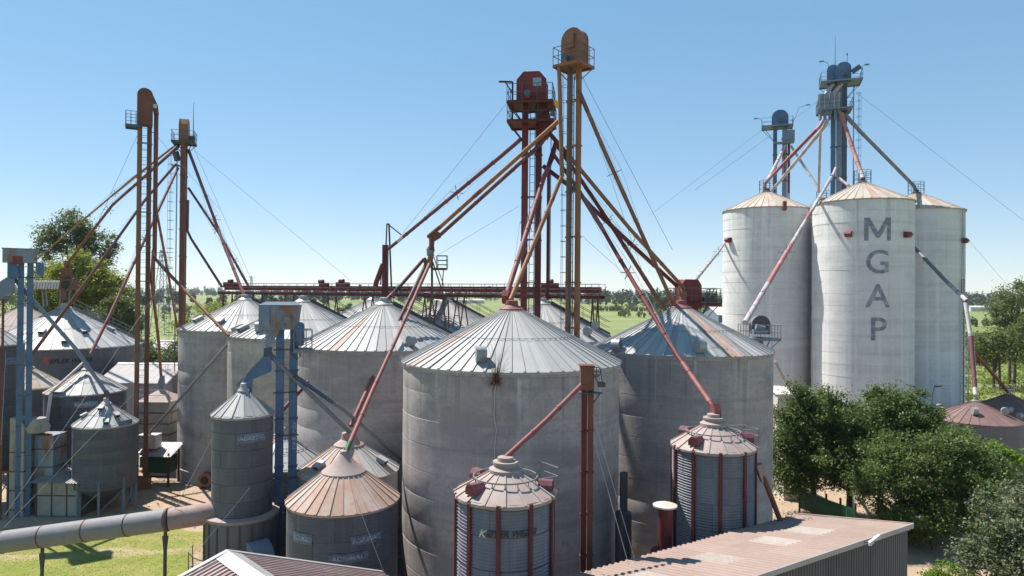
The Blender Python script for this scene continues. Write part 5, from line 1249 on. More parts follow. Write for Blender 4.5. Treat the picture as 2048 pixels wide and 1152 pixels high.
gable('long_shed', 'pale grey shed with sunlit white roof behind the rusty twin tower', P(222, 760, 66).x, P(354, 760, 66).x, 64, 71, 6.3, 1.4, 'grey_panel', 'white', 8, 5)
# pale hopper with pyramid roof
th1 = thing('square_hopper', 'square pale hopper with pyramid roof between the rusty tower and leftmost concrete silo', 'hopper', (P(322, 800, 58).x, 58, 0)); hw_ = 1.35; hz = zat(322, 803, 57); hp = zat(322, 779, 58)
for k in range(4): b = MB(); b.box((0, 0, hz - .45 - k * .9), (2 * hw_, 2 * hw_, .86)); b.build('wall_panel', MT['dirtywhite'], th1)
b = MB()
for k in range(4): b.box((0, 0, hz - .9 * (k + 1) + .0), (2 * hw_ + .1, 2 * hw_ + .1, .08))
b.build('wall_bands', MT['steel'], th1)
for k in range(4):
    a1, a2 = k * math.pi / 2 + math.pi / 4, (k + 1) * math.pi / 2 + math.pi / 4; r = hw_ * 1.5
    b = MB(); b.add([(r * math.cos(a1), r * math.sin(a1), hz), (r * math.cos(a2), r * math.sin(a2), hz), (.2 * math.cos(a2), .2 * math.sin(a2), hp), (.2 * math.cos(a1), .2 * math.sin(a1), hp)], [(0, 1, 2, 3)]); b.build('roof_panel', MT['roof_pink'], th1)
b = MB(); b.tube([(0, 0, hp - .1), (0, 0, hp + .5), (.1, 0, hp + 1.2)], [.2, .3, .17], 10); b.build('inlet', MT['bluegrey'], th1)
for sx in (-1, 1):
    for sy in (-1, 1): b = MB(); b.box((sx * hw_ * .93, sy * hw_ * .93, (hz - 3.6) / 2), (.16, .16, hz - 3.6)); b.build('leg', MT['green'], th1)
b = MB()
for s in (-1, 1): b.tube([(s * hw_, -hw_, hz + .1), (s * hw_, -hw_, hz + 1.0)], .025, 5)
for q in (.55, 1.0): b.tube([(-hw_, -hw_, hz + q), (hw_, -hw_, hz + q)], .025, 5)
b.build('railing', MT['greypipe'], th1)
b = MB(); b.box((0, -.2, 1.3), (2.2, 2.0, 2.2)); b.build('machine_body', MT['green'], th1)
# machine hut with tin roof
hx, hy = P(320, 930, 53).x, 52.8; tm_ = thing('machine_hut', 'small open hut with tin roof and white box on red legs beside the rusty tower', 'hut', (hx, hy, 0))
rz0 = zat(320, 900, 53)
for k in range(3):
    b = MB(); corr_sheet(b, (-1.4 + k * .93, -1.0, rz0 - .25), (-1.4 + k * .93 + .92, -1.0, rz0 - .25), (-1.4 + k * .93 + .12, .9, rz0 + .45), 4, .04); b.build('roof_sheet', MT['shed_roof'], tm_)
b = MB(); b.box((-.65, -.1, rz0 + .75), (1.35, .9, 1.0)); bo = b.build('white_box', MT['white'], tm_)
b = MB(); b.box((-.65, -.1, rz0 + 1.27), (1.42, .97, .05)); b.build('box_lid', MT['white'], bo)
for sx in (-1.2, 1.15):
    for sy in (-.8, .8): b = MB(); b.box((sx, sy, rz0 / 2), (.12, .12, rz0)); b.build('leg', MT['darkred'], tm_)
b = MB(); b.box((0, .2, rz0 * .62), (2.1, 1.2, rz0 * .5)); b.build('machine_body', MT['green'], tm_)
b = MB(); b.box((0, -.75, rz0 * .30), (2.4, .1, .12)); b.build('frame_bar', MT['darkred'], tm_)
# blower by the leftmost concrete silo
bp_ = PG(412, 975); tb_ = thing('blower', 'pale round blower on the ground beside the leftmost concrete silo', 'blower', bp_)
b = MB(); b.tube([(0, -.3, .6), (0, .3, .6)], .55, 20); fb = b.build('fan_housing', MT['tan'], tb_, smooth=40)
b = MB(); b.tube([(.0, -.34, .6), (0, -.30, .6)], .3, 16); b.build('fan_mouth', MT['black'], fb)
b = MB(); b.box((.75, 0, .55), (.7, .5, .5)); b.box((.3, 0, .08), (1.4, .6, .1)); b.build('motor', MT['steel'], tb_)
# low white tarp-roof shed in the bushes
gable('white_roof_shed', 'low white-roofed shed among the bushes beyond the leftmost concrete silo', P(305, 680, 92).x, P(362, 680, 92).x, 90, 97, 6.0, 2.0, 'white', 'white', 4, 4)

# ------------------------------------------------------------------ warehouse bottom right
ed = Vector((.842, .54, 0)); pd = Vector((-.54, .842, 0)); C0 = Vector((13.85, 23.85, 7.0)); Wd, Ln, fall = 4.3, 15.5, .85
tw = thing('warehouse', 'flat mono-pitch warehouse with dusty brown roof and pale skylights, bottom right', 'building', (C0.x, C0.y, 0))
nsh = 16
sky = {2, 4, 7, 10, 12}
def rp(s, w_, dz=0): return C0 - ed * s + pd * w_ + Vector((0, 0, -fall * w_ / Wd + dz))
for k in range(nsh):
    s0, s1 = k * Ln / nsh - .1, (k + 1) * Ln / nsh - .11
    for j in range(3):
        w0, w1 = -.12 + j * (Wd + .24) / 3, -.12 + (j + 1) * (Wd + .24) / 3 + .04
        b = MB(); corr_sheet(b, rp(s0, w0, .03 - j * .012), rp(s1, w0, .03 - j * .012), rp(s0, w1, .03 - j * .012), 4, .04)
        b.build('skylight_sheet' if (k in sky and j == 1) or (k in (0, 1) and j == 1) else 'roof_sheet', MT['skylight'] if (k in sky and j == 1) else MT['wh_roof'], tw, world=True)
b = MB(); b.prism([rp(-.05, .02, -.05), rp(-.05, .02, -7), rp(-.05, Wd, -7 + fall), rp(-.05, Wd, -.05)], -ed * .1); b.build('end_wall', MT['wh_wall'], tw, world=True)
nw = 14
for k in range(nw):
    s0, s1 = k * Ln / nw, (k + 1) * Ln / nw - .01; A_ = rp(s0, 0, -.04); B_ = rp(s1, 0, -.04); A0_ = A_.copy(); A0_.z = 0; B0_ = B_.copy(); B0_.z = 0
    b = MB(); corr_sheet(b, A0_, B0_, A_, 8, .03); b.build('wall_sheet', MT['wh_wall'], tw, world=True)
b = MB(); b.bar(rp(-.1, -.14, .0), rp(Ln, -.14, .0), .05, .16); b.build('gutter', MT['shed_roof'], tw, world=True)
b = MB(); b.bar(rp(-.12, -.14, .05), rp(-.12, Wd + .14, .05), .08, .06); b.build('end_flashing', MT['wh_roof'], tw, world=True)
b = MB(); b.bar(rp(4, .08, -.1), rp(4, .08, -6.6), .04); b.build('conduit', MT['steel'], tw, world=True)
# wall lamp
wl_ = P(1746, 1082, 21.9); tl = thing('wall_lamp', 'white street lamp fixed to the dark warehouse wall', 'lamp', wl_)
b = MB(); nn = -pd; b.tube([wl_ - nn * .35 - Vector((0, 0, .15)), wl_ + nn * .1], .025, 8); b.build('lamp_arm', MT['steel'], tl, world=True)
b = MB(); b.box(wl_ + Vector((.06, 0, .05)), (.42, .12, .09), mat=Matrix.Rotation(rad(-38), 3, 'Y')); b.build('lamp_head', MT['white'], tl, world=True)
b = MB(); b.tube([wl_ + Vector((-.1, -.02, -.04)), wl_ + Vector((-.1, -.02, -.14))], .05, 8); b.build('photocell', MT['white'], tl, world=True)
# slanted rod leaning on roof corner
tr_ = thing('slanted_auger', 'brown auger tube slanting from the pink-roofed bin to the warehouse roof', 'auger', P(1563, 1050, 26.6))
b = MB(); b.tube([P(1520, 935, 27.0), P(1563, 1048, 26.6)], .1, 10); b.build('tube', MT['rustbrown'], tr_, world=True)
b = MB(); b.box(P(1523, 945, 27.0), (.28, .3, .7), mat=Matrix.Rotation(rad(-20), 3, 'Y')); b.build('hopper_flap', MT['roof_pink'], tr_, world=True)
# dust stacks
def stack(label, px, ptop, pbot, Y, r, m, cap):
    X = P(px, 900, Y).x; zt, zb0 = zat(px, ptop, Y), zat(px, pbot, Y); t = thing('exhaust_stack', label, 'stack', (X, Y, 0), group='exhaust stacks')
    b = MB(); b.tube([(0, 0, zb0), (0, 0, zt)], r, 20); b.build('stack_pipe', MT[m], t, smooth=40)
    if cap: b = MB(); b.lathe([(r * 1.75, zt + .02), (r * 1.78, zt + .08), (r * .3, zt + .2), (.01, zt + .21)], 24); b.lathe([(r * 1.75, zt + .02), (.01, zt + .02)], 24); b.build('rain_cap', MT['cream'], t, smooth=40)
    b = MB(); b.lathe([(r * 1.05, zb0 + .02), (r * 2.0, zb0 - .05), (r * 2.05, zb0 - .12), (r * 2.05, 0)], 24); b.build('base_drum', MT['darkred'] if cap else MT['steel'], t, smooth=30)
    return t
stack('red exhaust stack with flat white rain cap beside the warehouse roof', 1331, 1014, 1098, 25.2, .25, 'darkred', True)
stack('dark rusty stack in the gap between the central and right concrete silos', 1248, 945, 1022, 29.3, .17, 'steel', False)
# ------------------------------------------------------------------ gable roof bottom left
PK = Vector((-8.5, 20.75, 7.0)); rd = Vector((.70, -.714, 0)); gd = Vector((.714, .70, 0))
tq_ = thing('gable_warehouse', 'warehouse with brown corrugated gable roof at the bottom edge, left of centre', 'building', (PK.x, PK.y, 0))
for s, run, drop in ((1, 5.6, 2.2), (-1, 3.4, 1.0)):
    for k in range(6):
        s0, s1 = k * 1.1 - .1, (k + 1) * 1.1 - .11
        b = MB(); e = gd * s * run + Vector((0, 0, -drop)); corr_sheet(b, PK + rd * s0, PK + rd * s1, PK + rd * s0 + e, 5, .045); b.build('roof_sheet', MT['corr_brown'], tq_, world=True)
    b = MB(); b.prism([PK + gd * s * .1, PK + gd * s * (run - .2) + Vector((0, 0, -drop)), PK + gd * s * (run - .2) + Vector((0, 0, -7)), PK + gd * s * .1 + Vector((0, 0, -7))], rd * .1); b.build('gable_wall', MT['wh_wall'], tq_, world=True)
    b = MB(); b.prism([PK + Vector((0, 0, .09)) - rd * .2, PK + gd * s * .38 + Vector((0, 0, .06 - drop / run * .38)) - rd * .2, PK + gd * s * .38 + Vector((0, 0, .045 - drop / run * .38)) - rd * .2, PK + Vector((0, 0, .06)) - rd * .2], rd * 7); b.build('ridge_cap', MT['shed_roof'], tq_, world=True)
    b = MB(); b.bar(PK - rd * .13 + Vector((0, 0, .07)), PK - rd * .13 + gd * s * run + Vector((0, 0, .07 - drop)), .16, .05); b.build('verge_flashing', MT['shed_roof'], tq_, world=True)
# ------------------------------------------------------------------ right side small buildings, lamps, fence
gable('blue_shed', 'small blue grey shed left of the tall pale silos', P(1430, 620, 120).x, P(1475, 620, 120).x, 118, 128, 11.5, 1.2, 'bluegrey', 'white', 3, 4)
gable('low_shed', 'low grey shed behind the right concrete silo', P(1402, 630, 104).x, P(1470, 630, 104).x, 102, 112, 9.3, 1.2, 'galv', 'shed_roof', 4, 5)
gable('corrugated_hut', 'pale ribbed hut between the right concrete silo and the lettered silo', P(1546, 800, 60).x, P(1592, 800, 60).x, 59, 64, 6.5, .15, 'white', 'white', 2, 5)
gable('tin_roof_store', 'small tin-roofed store partly hidden by the dark green trees', P(1547, 880, 52).x, P(1575, 880, 52).x, 50, 54, 3.6, .5, 'white', 'white', 2, 4)
def street_lamp(label, px, py, Y, dx, pale):
    top = P(px, py, Y); t = thing('street_lamp', label, 'lamp', (top.x, Y, 0), group='street lamps')
    m = MT['bluegrey'] if pale else MT['steel']; H = top.z
    b = MB(); b.tube([(0, 0, 0), (0, 0, H - 1.6)], [.08, .05], 8); b.build('pole', m, t)
    b = MB(); b.tube([(0, 0, H - 1.6), (dx * .08, 0, H - .8), (dx * .4, 0, H - .15), (dx, 0, H)], .035, 6); a = b.build('lamp_arm', m, t)
    b = MB(); b.box((dx * 1.12, 0, H), (.55, .26, .12), mat=Matrix.Rotation(rad(10 if dx < 0 else -10), 3, 'Y')); b.build('lamp_head', MT['white'] if pale else m, a)
street_lamp('pale curved street lamp in front of the lettered silo', 1648, 779, 60, -1.0, True)
street_lamp('dark curved street lamp in front of the rightmost tall silo', 1864, 772, 62, .5, False)
fa, fb_ = PG(1600, 1000, 1.2), PG(1712, 1040, 1.2)
tfn = thing('green_fence', 'green slatted fence on a red rail under the dark trees', 'fence', (fa.x, fa.y, 0)); fl_ = (fb_ - fa); nf = 36
for k in range(nf): b = MB(); p = fa + fl_ * ((k + .5) / nf); b.box((p.x, p.y, 1.3), (fl_.length / nf * .8, .05, 1.1), math.atan2(fl_.y, fl_.x)); b.build('slat', MT['green'], tfn, world=True)
b = MB(); b.bar((fa.x, fa.y, .72), (fb_.x, fb_.y, .72), .1); b.build('bottom_rail', MT['red'], tfn, world=True)
for k in range(5): p = fa + fl_ * (k / 4); b = MB(); b.box((p.x, p.y + .08, 1.1), (.1, .1, 2.2)); b.build('fence_post', MT['darkred'], tfn, world=True)
fw = thing('wire_fence', 'thin wire fence across the green field right of the tall silos', 'fence', (66, 106, 0))
for k in range(16): b = MB(); b.box((66 + k * 2.6, 106 + k * .25, .7), (.1, .1, 1.4)); b.build('fence_post', MT['bark_pale'], fw, world=True)
for zz in (.5, .9, 1.3): b = MB(); b.tube([(66, 106, zz), (105, 109.75, zz)], .02, 5); b.build('fence_wire', MT['wire_light'], fw, world=True)
# power pylons
def pylon(label, px, ptop, Y):
    top = P(px, ptop, Y); t = thing('power_pylon', label, 'pylon', (top.x, Y, 0), group='power pylons'); H = top.z; w = H * .09
    b = MB()
    for sx in (-1, 1):
        for sy in (-1, 1): b.bar((sx * w, sy * w, 0), (sx * w * .15, sy * w * .15, H), .16)
    for k in range(9):
        f0, f1 = k / 9, (k + 1) / 9; w0, w1 = w * (1 - .85 * f0), w * (1 - .85 * f1)
        for sy in (-1, 1): b.bar((-w0, sy * w0, f0 * H), (w1, sy * w1, f1 * H), .1); b.bar((w0, sy * w0, f0 * H), (-w1, sy * w1, f1 * H), .1)
    b.build('tower', MT['bluegrey'], t)
    for q in (.78, .88, .97): b = MB(); b.bar((-w * 1.5, 0, H * q), (w * 1.5, 0, H * q), .18); b.build('cross_arm', MT['bluegrey'], t)
pylon('lattice power pylon seen through the rusty twin tower', 324, 500, 230)
pylon('distant lattice power pylon above the catwalk left end', 503, 552, 500)
# far white sheds
for i, (px0, px1, py, Y) in enumerate([(868, 900, 592, 900), (912, 968, 592, 930), (1160, 1176, 590, 1000), (1942, 1985, 601, 700), (1985, 2008, 602, 720)]):
    x0, x1_ = P(px0, py, Y).x, P(px1, py, Y).x
    gable('far_shed', ['tiny white far shed behind the catwalk, left of the longer one', 'long tiny white far shed behind the catwalk middle', 'tiny white shed at the far wood right of the ochre tower', 'long white far shed in the field at right', 'short white far shed beside the tree at the right edge'][i], x0, x1_, Y, Y + 12, 4.5, 1.2, 'white', 'white', 3, 3)

# ------------------------------------------------------------------ trees
def leaf_mesh(name, C, size, m, flat=.35, up_bias=.5):
    n = len(C); r = RNG
    nrm = r.normal(size=(n, 3)); nrm[:, 2] = np.abs(nrm[:, 2]) + up_bias; nrm /= np.linalg.norm(nrm, axis=1)[:, None]
    a = r.normal(size=(n, 3)); a -= nrm * (a * nrm).sum(1)[:, None]; a /= np.linalg.norm(a, axis=1)[:, None]; b = np.cross(nrm, a)
    s = size * r.uniform(.6, 1.3, n)[:, None]
    v = np.stack([C - a * s * .5, C + b * s * .26 + nrm * s * .05, C + a * s * .5 - nrm * s * .06, C - b * s * .26 + nrm * s * .05], 1).reshape(-1, 3)
    me = bpy.data.meshes.new(name); me.vertices.add(4 * n); me.vertices.foreach_set('co', v.astype(np.float32).ravel())
    me.loops.add(4 * n); me.loops.foreach_set('vertex_index', np.arange(4 * n, dtype=np.int32)); me.polygons.add(n)
    me.polygons.foreach_set('loop_start', np.arange(0, 4 * n, 4, dtype=np.int32)); me.polygons.foreach_set('loop_total', np.full(n, 4, np.int32))
    me.update(calc_edges=True); me.materials.append(m); return me
def tree(label, base, blobs, nleaf, size, leaf, bark='bark', clump=.55, nclump=None, trunk_r=.22, group=None, name='tree', cat='tree', shell=.55, trunks=1):
    """blobs: (centre xyz relative to base, radii xyz); each blob carries clumps of leaves, mostly near its surface"""
    t = thing(name, label, cat, base, 0, group)
    if name == 'tree':
        ex = []
        for (c, rr) in blobs:
            for _ in range(5):
                d = RNG.normal(size=3); d[2] = abs(d[2]) * .9 - .1; d /= np.linalg.norm(d); f = RNG.uniform(.28, .5)
                ex.append((tuple(np.array(c) + d * np.array(rr) * RNG.uniform(.8, 1.05)), tuple(np.array(rr) * f * RNG.uniform(.8, 1.2, 3))))
        blobs = list(blobs) + ex
    cs = []; vol = np.array([b_[1][0] * b_[1][1] * b_[1][2] for b_ in blobs]) ** .67; vol /= vol.sum()
    ncl = nclump or max(12, nleaf // 110)
    for (c, rr), f in zip(blobs, vol):
        k = max(3, int(ncl * f)); d = RNG.normal(size=(k, 3)); d /= np.linalg.norm(d, axis=1)[:, None]
        rad_ = RNG.uniform(shell, 1.0, k)[:, None]; cs.append(np.array(c) + d * rad_ * np.array(rr))
    cs = np.concatenate(cs); cs[:, 2] = np.maximum(cs[:, 2], .4)
    w = RNG.uniform(.3, 1.6, len(cs)) ** 1.5; w /= w.sum(); idx = RNG.choice(len(cs), nleaf, p=w)
    sp = RNG.uniform(.45, 1.25, len(cs))[idx][:, None] * clump
    C = cs[idx] + RNG.normal(size=(nleaf, 3)) * sp * np.array([1, 1, .7])
    C[:, 2] = np.maximum(C[:, 2], .1)
    link('crown', leaf_mesh('crown', C, size, MT[leaf]), t)
    b = MB(); H = max(c[2] for c, _ in blobs); cx = np.mean([c[0] for c, _ in blobs]); cy = np.mean([c[1] for c, _ in blobs])
    for q in range(trunks):
        ox, oy = (0, 0) if trunks == 1 else (random.uniform(-1, 1) * trunk_r * 4, random.uniform(-1, 1) * trunk_r * 4)
        b.tube([(ox, oy, -.1), (ox + cx * .2, oy + cy * .2, H * .3), (ox + cx * .6, oy + cy * .6, H * .65), (cx + ox, cy + oy, H)], [trunk_r, trunk_r * .8, trunk_r * .5, trunk_r * .2], 8)
    b.build('trunk', MT[bark], t, smooth=60)
    b = MB()
    pick = RNG.choice(len(cs), min(len(cs), 34), replace=False)
    for i in pick:
        e = Vector(cs[i]); f = random.uniform(.3, .7); s = Vector((cx * f * .8, cy * f * .8, H * f)); mid = s.lerp(e, .5) + Vector((0, 0, -.08 * (e - s).length)); b.tube([s, mid, e], [trunk_r * .35, trunk_r * .2, trunk_r * .06], 5)
    b.build('limbs', MT[bark], t)
    return t
def gpos(px, Y): p = P(px, 600, Y); return (p.x, Y, 0)
RT = 'dark green trees in front of the tall silos'
tree('dark green tree in front of the lettered silo, left end of the row', gpos(1630, 47), [((0, 0, 5.6), (2.6, 2.4, 2.2)), ((-1.6, .3, 4.2), (1.7, 1.8, 2.2)), ((1.3, 0, 6.6), (1.5, 1.6, 1.7)), ((-.9, -.2, 6.9), (1.0, 1.1, 1.7)), ((.4, -.9, 3.4), (2.6, 2.0, 1.6)), ((-1.9, -.5, 2.6), (1.6, 1.6, 1.6))], 46000, .19, 'leaf_dark', clump=.36, group=RT)
tree('tallest broad dark green tree in front of the lettered silo', gpos(1762, 47), [((0, .3, 6.2), (2.6, 2.3, 2.3)), ((1.8, 0, 6.0), (2.0, 2.0, 1.9)), ((-1.6, .3, 5.2), (2.0, 1.8, 2.0)), ((3.2, .0, 5.3), (1.6, 1.6, 1.7)), ((.2, .2, 7.6), (1.1, 1.1, 1.1)), ((0, -.5, 3.6), (3.4, 2.2, 1.9))], 54000, .19, 'leaf_dark', clump=.36, group=RT)
tree('low spreading dark green tree beyond the warehouse end wall', gpos(1850, 42), [((0, 0, 4.4), (3.2, 2.4, 2.2)), ((-2.2, -.4, 3.2), (2.0, 2.0, 1.8)), ((2.4, 0, 4.0), (2.2, 2.0, 1.9)), ((.3, -.6, 2.2), (2.4, 2.0, 1.6)), ((1.6, .2, 5.4), (1.6, 1.5, 1.2)), ((-1.2, -.8, 1.8), (2.6, 2.0, 1.6)), ((2.0, -1, 2.0), (2.4, 1.8, 1.6))], 62000, .18, 'leaf_dark', clump=.34, group=RT)
tree('dark green tree next to the bright yellow-green one, right end of the row', gpos(1925, 45), [((0, 0, 4.2), (2.2, 2.0, 1.9)), ((-1.2, 0, 5.2), (1.6, 1.5, 1.5)), ((1.2, -.4, 3.0), (1.8, 1.6, 1.6))], 30000, .18, 'leaf_dark', clump=.34, group=RT)
tree('dark green tree in the gap between the two left trees of the row', gpos(1700, 45.5), [((0, 0, 4.0), (2.2, 2.0, 2.0)), ((.6, .2, 5.4), (1.5, 1.5, 1.6))], 26000, .18, 'leaf_dark', clump=.34, group=RT)
tree('silvery green bushy tree at the bottom right corner', gpos(2020, 33), [((0, 0, 3.4), (1.9, 1.9, 1.8)), ((1.2, .2, 4.2), (1.7, 1.7, 1.5)), ((-.9, -.4, 2.2), (1.5, 1.5, 1.6)), ((1.0, -.6, 1.8), (1.6, 1.6, 1.5)), ((0, -1.2, 1.4), (1.6, 1.4, 1.3))], 34000, .16, 'leaf_silver', clump=.3)
tree('bright yellow-green small tree in front of the red-brown roofed bin', gpos(1995, 45), [((0, 0, 3.9), (1.4, 1.3, 1.1)), ((.7, 0, 4.2), (1.0, 1.0, .9)), ((-.9, 0, 3.6), (1.1, 1.1, 1.0))], 8000, .22, 'leaf_bright', clump=.3)
tree('bright green low shrub beside the sandy path at bottom right', gpos(1905, 34.5), [((0, 0, .9), (1.1, .9, .8)), ((-.6, .1, .7), (.7, .7, .6))], 4000, .14, 'leaf_bright', clump=.22, trunk_r=.06, name='shrub', cat='shrub')
tree('dark green shrub at the foot of the warehouse end wall', gpos(1838, 26.5), [((0, 0, .8), (.9, .9, .8)), ((.5, -.8, .5), (.7, .7, .6))], 4000, .12, 'leaf_dark', clump=.22, trunk_r=.05, name='shrub', cat='shrub')
# right edge eucalyptus
tree('tall thin-trunked tree at the right picture edge', gpos(2030, 118), [((0, 0, 15.5), (3.2, 3, 2.6)), ((-2.2, 0, 11.5), (2.4, 2.4, 2.0)), ((2.4, 0, 12), (2.6, 2.4, 3.2)), ((.6, 0, 8.5), (2.4, 2.2, 2))], 9000, .42, 'leaf_euc', 'bark', clump=.8, trunk_r=.3, trunks=2)
tree('bushy olive tree left of the tall one at the right edge', gpos(1992, 112), [((0, 0, 7.5), (3.0, 2.6, 2.6)), ((-1.8, 0, 6.0), (2.0, 2, 1.7)), ((1.5, 0, 5.6), (2, 2, 1.6))], 6000, .4, 'leaf_olive', clump=.7, trunk_r=.22, trunks=2)
tree('grey green tree half cut off by the right picture edge', gpos(2052, 108), [((0, 0, 8.5), (2.8, 2.4, 2.8)), ((0, 0, 5.5), (2.6, 2.2, 1.8))], 5000, .4, 'leaf_euc', clump=.7, trunk_r=.25)
for i, (px, Y, h) in enumerate([(1940, 190, 6), (1958, 180, 7), (1968, 160, 5.5), (1950, 150, 4.5), (1985, 170, 7), (2010, 165, 6.5)]):
    tree('loose roundish shrub in the green field right of the tall silos', gpos(px, Y), [((0, 0, h * .5), (h * .55, h * .55, h * .5)), ((h * .3, 0, h * .4), (h * .4, h * .4, h * .4))], 1600, .5, 'leaf_olive', clump=.7, trunk_r=.15, group='shrubs in the right field', name='shrub', cat='shrub')
# left trees
tree('tall airy eucalyptus with pale branches at the upper left', gpos(150, 112), [((0, 0, 24), (4.2, 3.5, 3.2)), ((-3.8, 0, 21.5), (2.4, 2.2, 2.4)), ((3.6, 0, 22), (3, 2.5, 2.8)), ((1.5, 0, 18), (4.5, 3.5, 3)), ((-5.2, 0, 17), (2, 2, 1.6)), ((6, 0, 13.5), (2.4, 2.2, 1.7))], 17000, .46, 'leaf_euc', 'bark_pale', clump=.8, trunk_r=.45, nclump=150, shell=.3)
tree('bright yellow-green leafy tree under the tall eucalyptus', gpos(165, 100), [((0, 0, 17.5), (3.2, 3, 2.6)), ((-3.6, 0, 14), (3.2, 2.8, 3)), ((3.0, 0, 15), (2.8, 2.6, 2.6)), ((0, 0, 12), (4.5, 3.5, 2.8))], 22000, .44, 'leaf_yellow', clump=.7, trunk_r=.35)
tree('olive green tree at far left beside the blue elevator', gpos(95, 104), [((0, 0, 15.5), (3, 2.6, 2.6)), ((1, 0, 11), (3.6, 3, 2.8)), ((-2, 0, 12.5), (2.6, 2.4, 2.2))], 8000, .42, 'leaf_olive', clump=.75, trunk_r=.3)
tree('dark olive tree right of the wide bin peak', gpos(215, 92), [((0, 0, 9), (3.4, 3, 3)), ((2.0, 0, 11.5), (2.4, 2.2, 2)), ((-2.4, 0, 9.5), (2.4, 2.4, 2.2)), ((3.0, 0, 6), (2.6, 2.4, 2.4))], 12000, .36, 'leaf_olive', clump=.65, trunk_r=.3)
tree('round dark tree seen beside the rusty twin tower', gpos(255, 150), [((0, 0, 11), (3.2, 3, 3.4)), ((0, 0, 6), (3, 3, 3))], 5000, .5, 'leaf_far', clump=.8)
tree('leafy bush tree right of the round-headed tower legs', gpos(345, 86), [((0, 0, 6.5), (2.4, 2.2, 2.2)), ((-1.6, 0, 4), (2.0, 2, 2.0)), ((1.2, 0, 3.5), (2, 2, 2))], 7000, .32, 'leaf_olive', clump=.5, trunk_r=.2)
tree('yellowish bush between the legs of the rusty towers', gpos(300, 88), [((0, 0, 4.6), (2.6, 2.2, 2.2)), ((-1.8, 0, 3.4), (2, 2, 1.8))], 6000, .32, 'leaf_yellow', clump=.5, trunk_r=.2)
tree('green tree left of the catwalk left end', gpos(415, 135), [((0, 0, 9.5), (3.6, 3.2, 3.2)), ((3.0, 0, 8), (2.8, 2.6, 2.8)), ((-3, 0, 7), (2.6, 2.6, 2.4)), ((0, 0, 5), (4, 3, 2.6))], 9000, .45, 'leaf_yellow', clump=.8)
tree('dark bush below the tree left of the catwalk left end', gpos(440, 110), [((0, 0, 5.6), (2.4, 2.2, 2.2)), ((-2.2, 0, 4.5), (2, 2, 1.8))], 5000, .4, 'leaf_olive', clump=.6)
tree('shrubs behind the back row silo right of the catwalk end', gpos(1238, 130), [((0, 0, 2.2), (2.6, 2, 1.8)), ((1.8, 0, 1.8), (1.6, 1.6, 1.5))], 2500, .45, 'leaf_far', clump=.6, name='shrub', cat='shrub')
FT = ['round dark field tree under the catwalk above the second concrete silo', 'left of two field trees under the catwalk left of the vertical chute', 'right of two field trees under the catwalk left of the vertical chute',
      'small olive bush in the field between the red and ochre towers', 'left of two far dark trees in the field right of the catwalk end', 'right of two far dark trees in the field right of the catwalk end',
      'left small bush seen under the catwalk right of the trestle', 'right small bush seen under the catwalk beside the central silo peak', 'bright green bush at the foot of the catwalk right end',
      'dark field tree right of the antenna tower', 'dark field tree behind the leftmost concrete silo peak', 'olive field bush behind the second concrete silo peak']
for i, (px, Y, h, lf) in enumerate([(633, 240, 8, 'leaf_far'), (690, 330, 9, 'leaf_far'), (700, 380, 8, 'leaf_far'), (1100, 260, 5, 'leaf_olive'), (1230, 620, 9, 'leaf_far'), (1260, 640, 8, 'leaf_far'), (950, 170, 4, 'leaf_olive'), (985, 175, 4.5, 'leaf_olive'), (1215, 110, 3, 'leaf_bright'), (395, 200, 7, 'leaf_far'), (470, 230, 7, 'leaf_far'), (540, 260, 6, 'leaf_olive')]):
    tree(FT[i], gpos(px, Y), [((0, 0, h * .55), (h * .5, h * .5, h * .42)), ((h * .35, 0, h * .45), (h * .36, h * .36, h * .34))], 1500, h * .09, lf, clump=h * .11, trunk_r=.15, group='lone trees in the fields', name='field_tree')
# woods along the horizon
def wood(name, label, spans, leaf, size, n_per):
    Cs = []
    for (px0, px1, Y, h, dens) in spans:
        x0, x1_ = P(px0, 580, Y).x, P(px1, 580, Y).x; k = max(6, int((x1_ - x0) / (h * .3) * dens * 2.0))
        for _ in range(k):
            cx, cy, hh = RNG.uniform(x0, x1_), Y + RNG.uniform(0, h * 6), h * RNG.uniform(.55, 1.12)
            m_ = n_per; d = RNG.normal(size=(m_, 3)); d /= np.linalg.norm(d, axis=1)[:, None]; d *= RNG.uniform(.35, 1, m_)[:, None]
            Cs.append(np.array([cx, cy, hh * .55]) + d * np.array([hh * .26, hh * .26, hh * .47]))
    C = np.concatenate(Cs); return tag(link(name, leaf_mesh(name, C, size, MT[leaf], up_bias=.3)), label, None, None, 'stuff')
wood('distant_woods', 'bluish woods along the horizon', [(-700, 2800, 1500, 25, 1.0), (560, 900, 900, 21, 1.3), (1180, 1480, 760, 21, 1.4), (1330, 1480, 520, 17, 1.3), (1900, 2300, 800, 21, 1.3), (380, 620, 620, 12, .8), (-300, 320, 620, 15, 1.0), (960, 1250, 1150, 26, 1.2)], 'leaf_far', 4.2, 60)
wood('hedgerows', 'low hedges crossing the fields', [(1250, 1600, 420, 6, .8), (960, 1010, 220, 3.5, .6), (930, 1005, 190, 2.6, .7), (-200, 300, 260, 8, .8), (300, 420, 420, 7, .7), (1190, 1330, 560, 5, 1.0), (1940, 2300, 330, 5, .7)], 'leaf_olive', 1.3, 70)
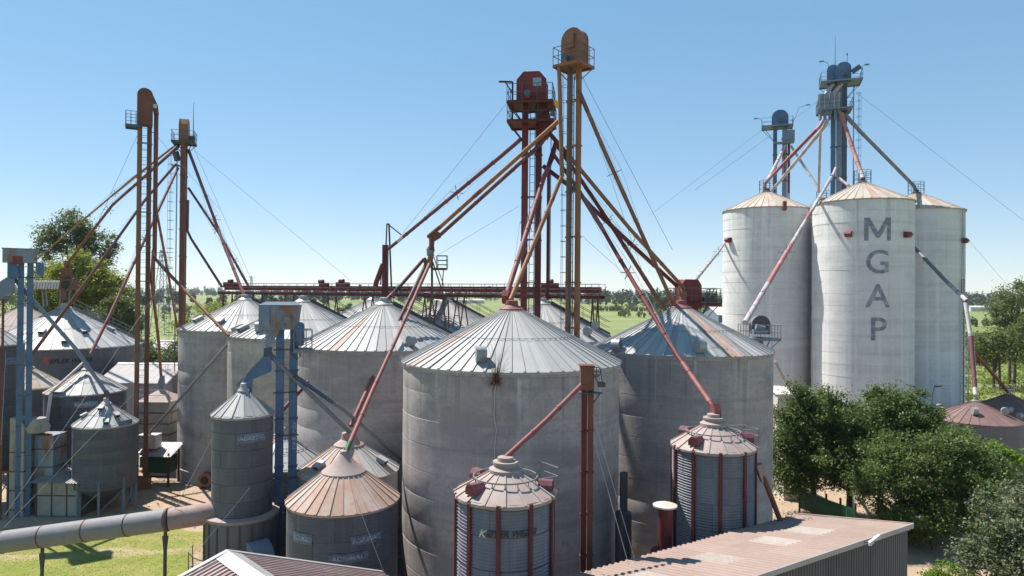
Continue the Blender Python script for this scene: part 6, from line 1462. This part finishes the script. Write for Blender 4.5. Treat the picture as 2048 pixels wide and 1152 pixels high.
# tall weeds in the near fields
def tufts(name, label, regions, leaf, size):
    Cs = []
    for (x0, x1_, y0, y1, n, h) in regions:
        k = n // (30 if h > .1 else 3); cx = RNG.uniform(x0, x1_, k); cy = RNG.uniform(y0, y1, k); hh = h * RNG.uniform(.4, 1.3, k)
        i = RNG.integers(0, k, n); Cs.append(np.stack([cx[i] + RNG.normal(size=n) * hh[i] * .8, cy[i] + RNG.normal(size=n) * hh[i] * .8, hh[i] * RNG.uniform(0.05, 1, n)], 1))
    return tag(link(name, leaf_mesh(name, np.concatenate(Cs), size, MT[leaf], up_bias=.1)), label, None, None, 'stuff')
tufts('weeds', 'tall yellow-green weeds in the field', [(62, 150, 96, 190, 60000, .9), (5, 40, 76, 150, 16000, .6), (-60, -20, 84, 170, 26000, .8)], 'weed', .42)
tufts('lawn_grass', 'short patchy grass of the lawn', [(-30, -17, 31, 42, 70000, .03)], 'grass', .035)
# bare soil litter at the yard: grain husks and stones
def litter(n):
    b = MB()
    for _ in range(n):
        x, y = random.uniform(-30, -16), random.uniform(43, 58); s = random.uniform(.03, .09); b.box((x, y, s * .4), (s, s * random.uniform(.6, 1.4), s * .7), random.uniform(0, 3))
    for _ in range(n // 2):
        x, y = random.uniform(14, 24), random.uniform(24, 36); s = random.uniform(.02, .07); b.box((x, y, s * .4), (s, s * random.uniform(.6, 1.4), s * .7), random.uniform(0, 3))
    return tag(b.build('gravel', MT['dirt']), 'loose stones on the sandy yard', kind='stuff')
litter(700)

# ------------------------------------------------------------------ air
hb = MB(); hb.box((0, 2400, 22), (9000, 5600, 46))
hm = bpy.data.materials.new('haze'); hm.use_nodes = True; hn = hm.node_tree; hn.nodes.clear()
ho = hn.nodes.new('ShaderNodeOutputMaterial'); hv = hn.nodes.new('ShaderNodeVolumePrincipled')
hv.inputs['Color'].default_value = (.80, .88, 1, 1); hv.inputs['Density'].default_value = .00008; hv.inputs['Anisotropy'].default_value = .2
hn.links.new(hv.outputs[0], ho.inputs['Volume'])
tag(hb.build('haze', hm), 'thin pale blue air over the plain', kind='stuff')
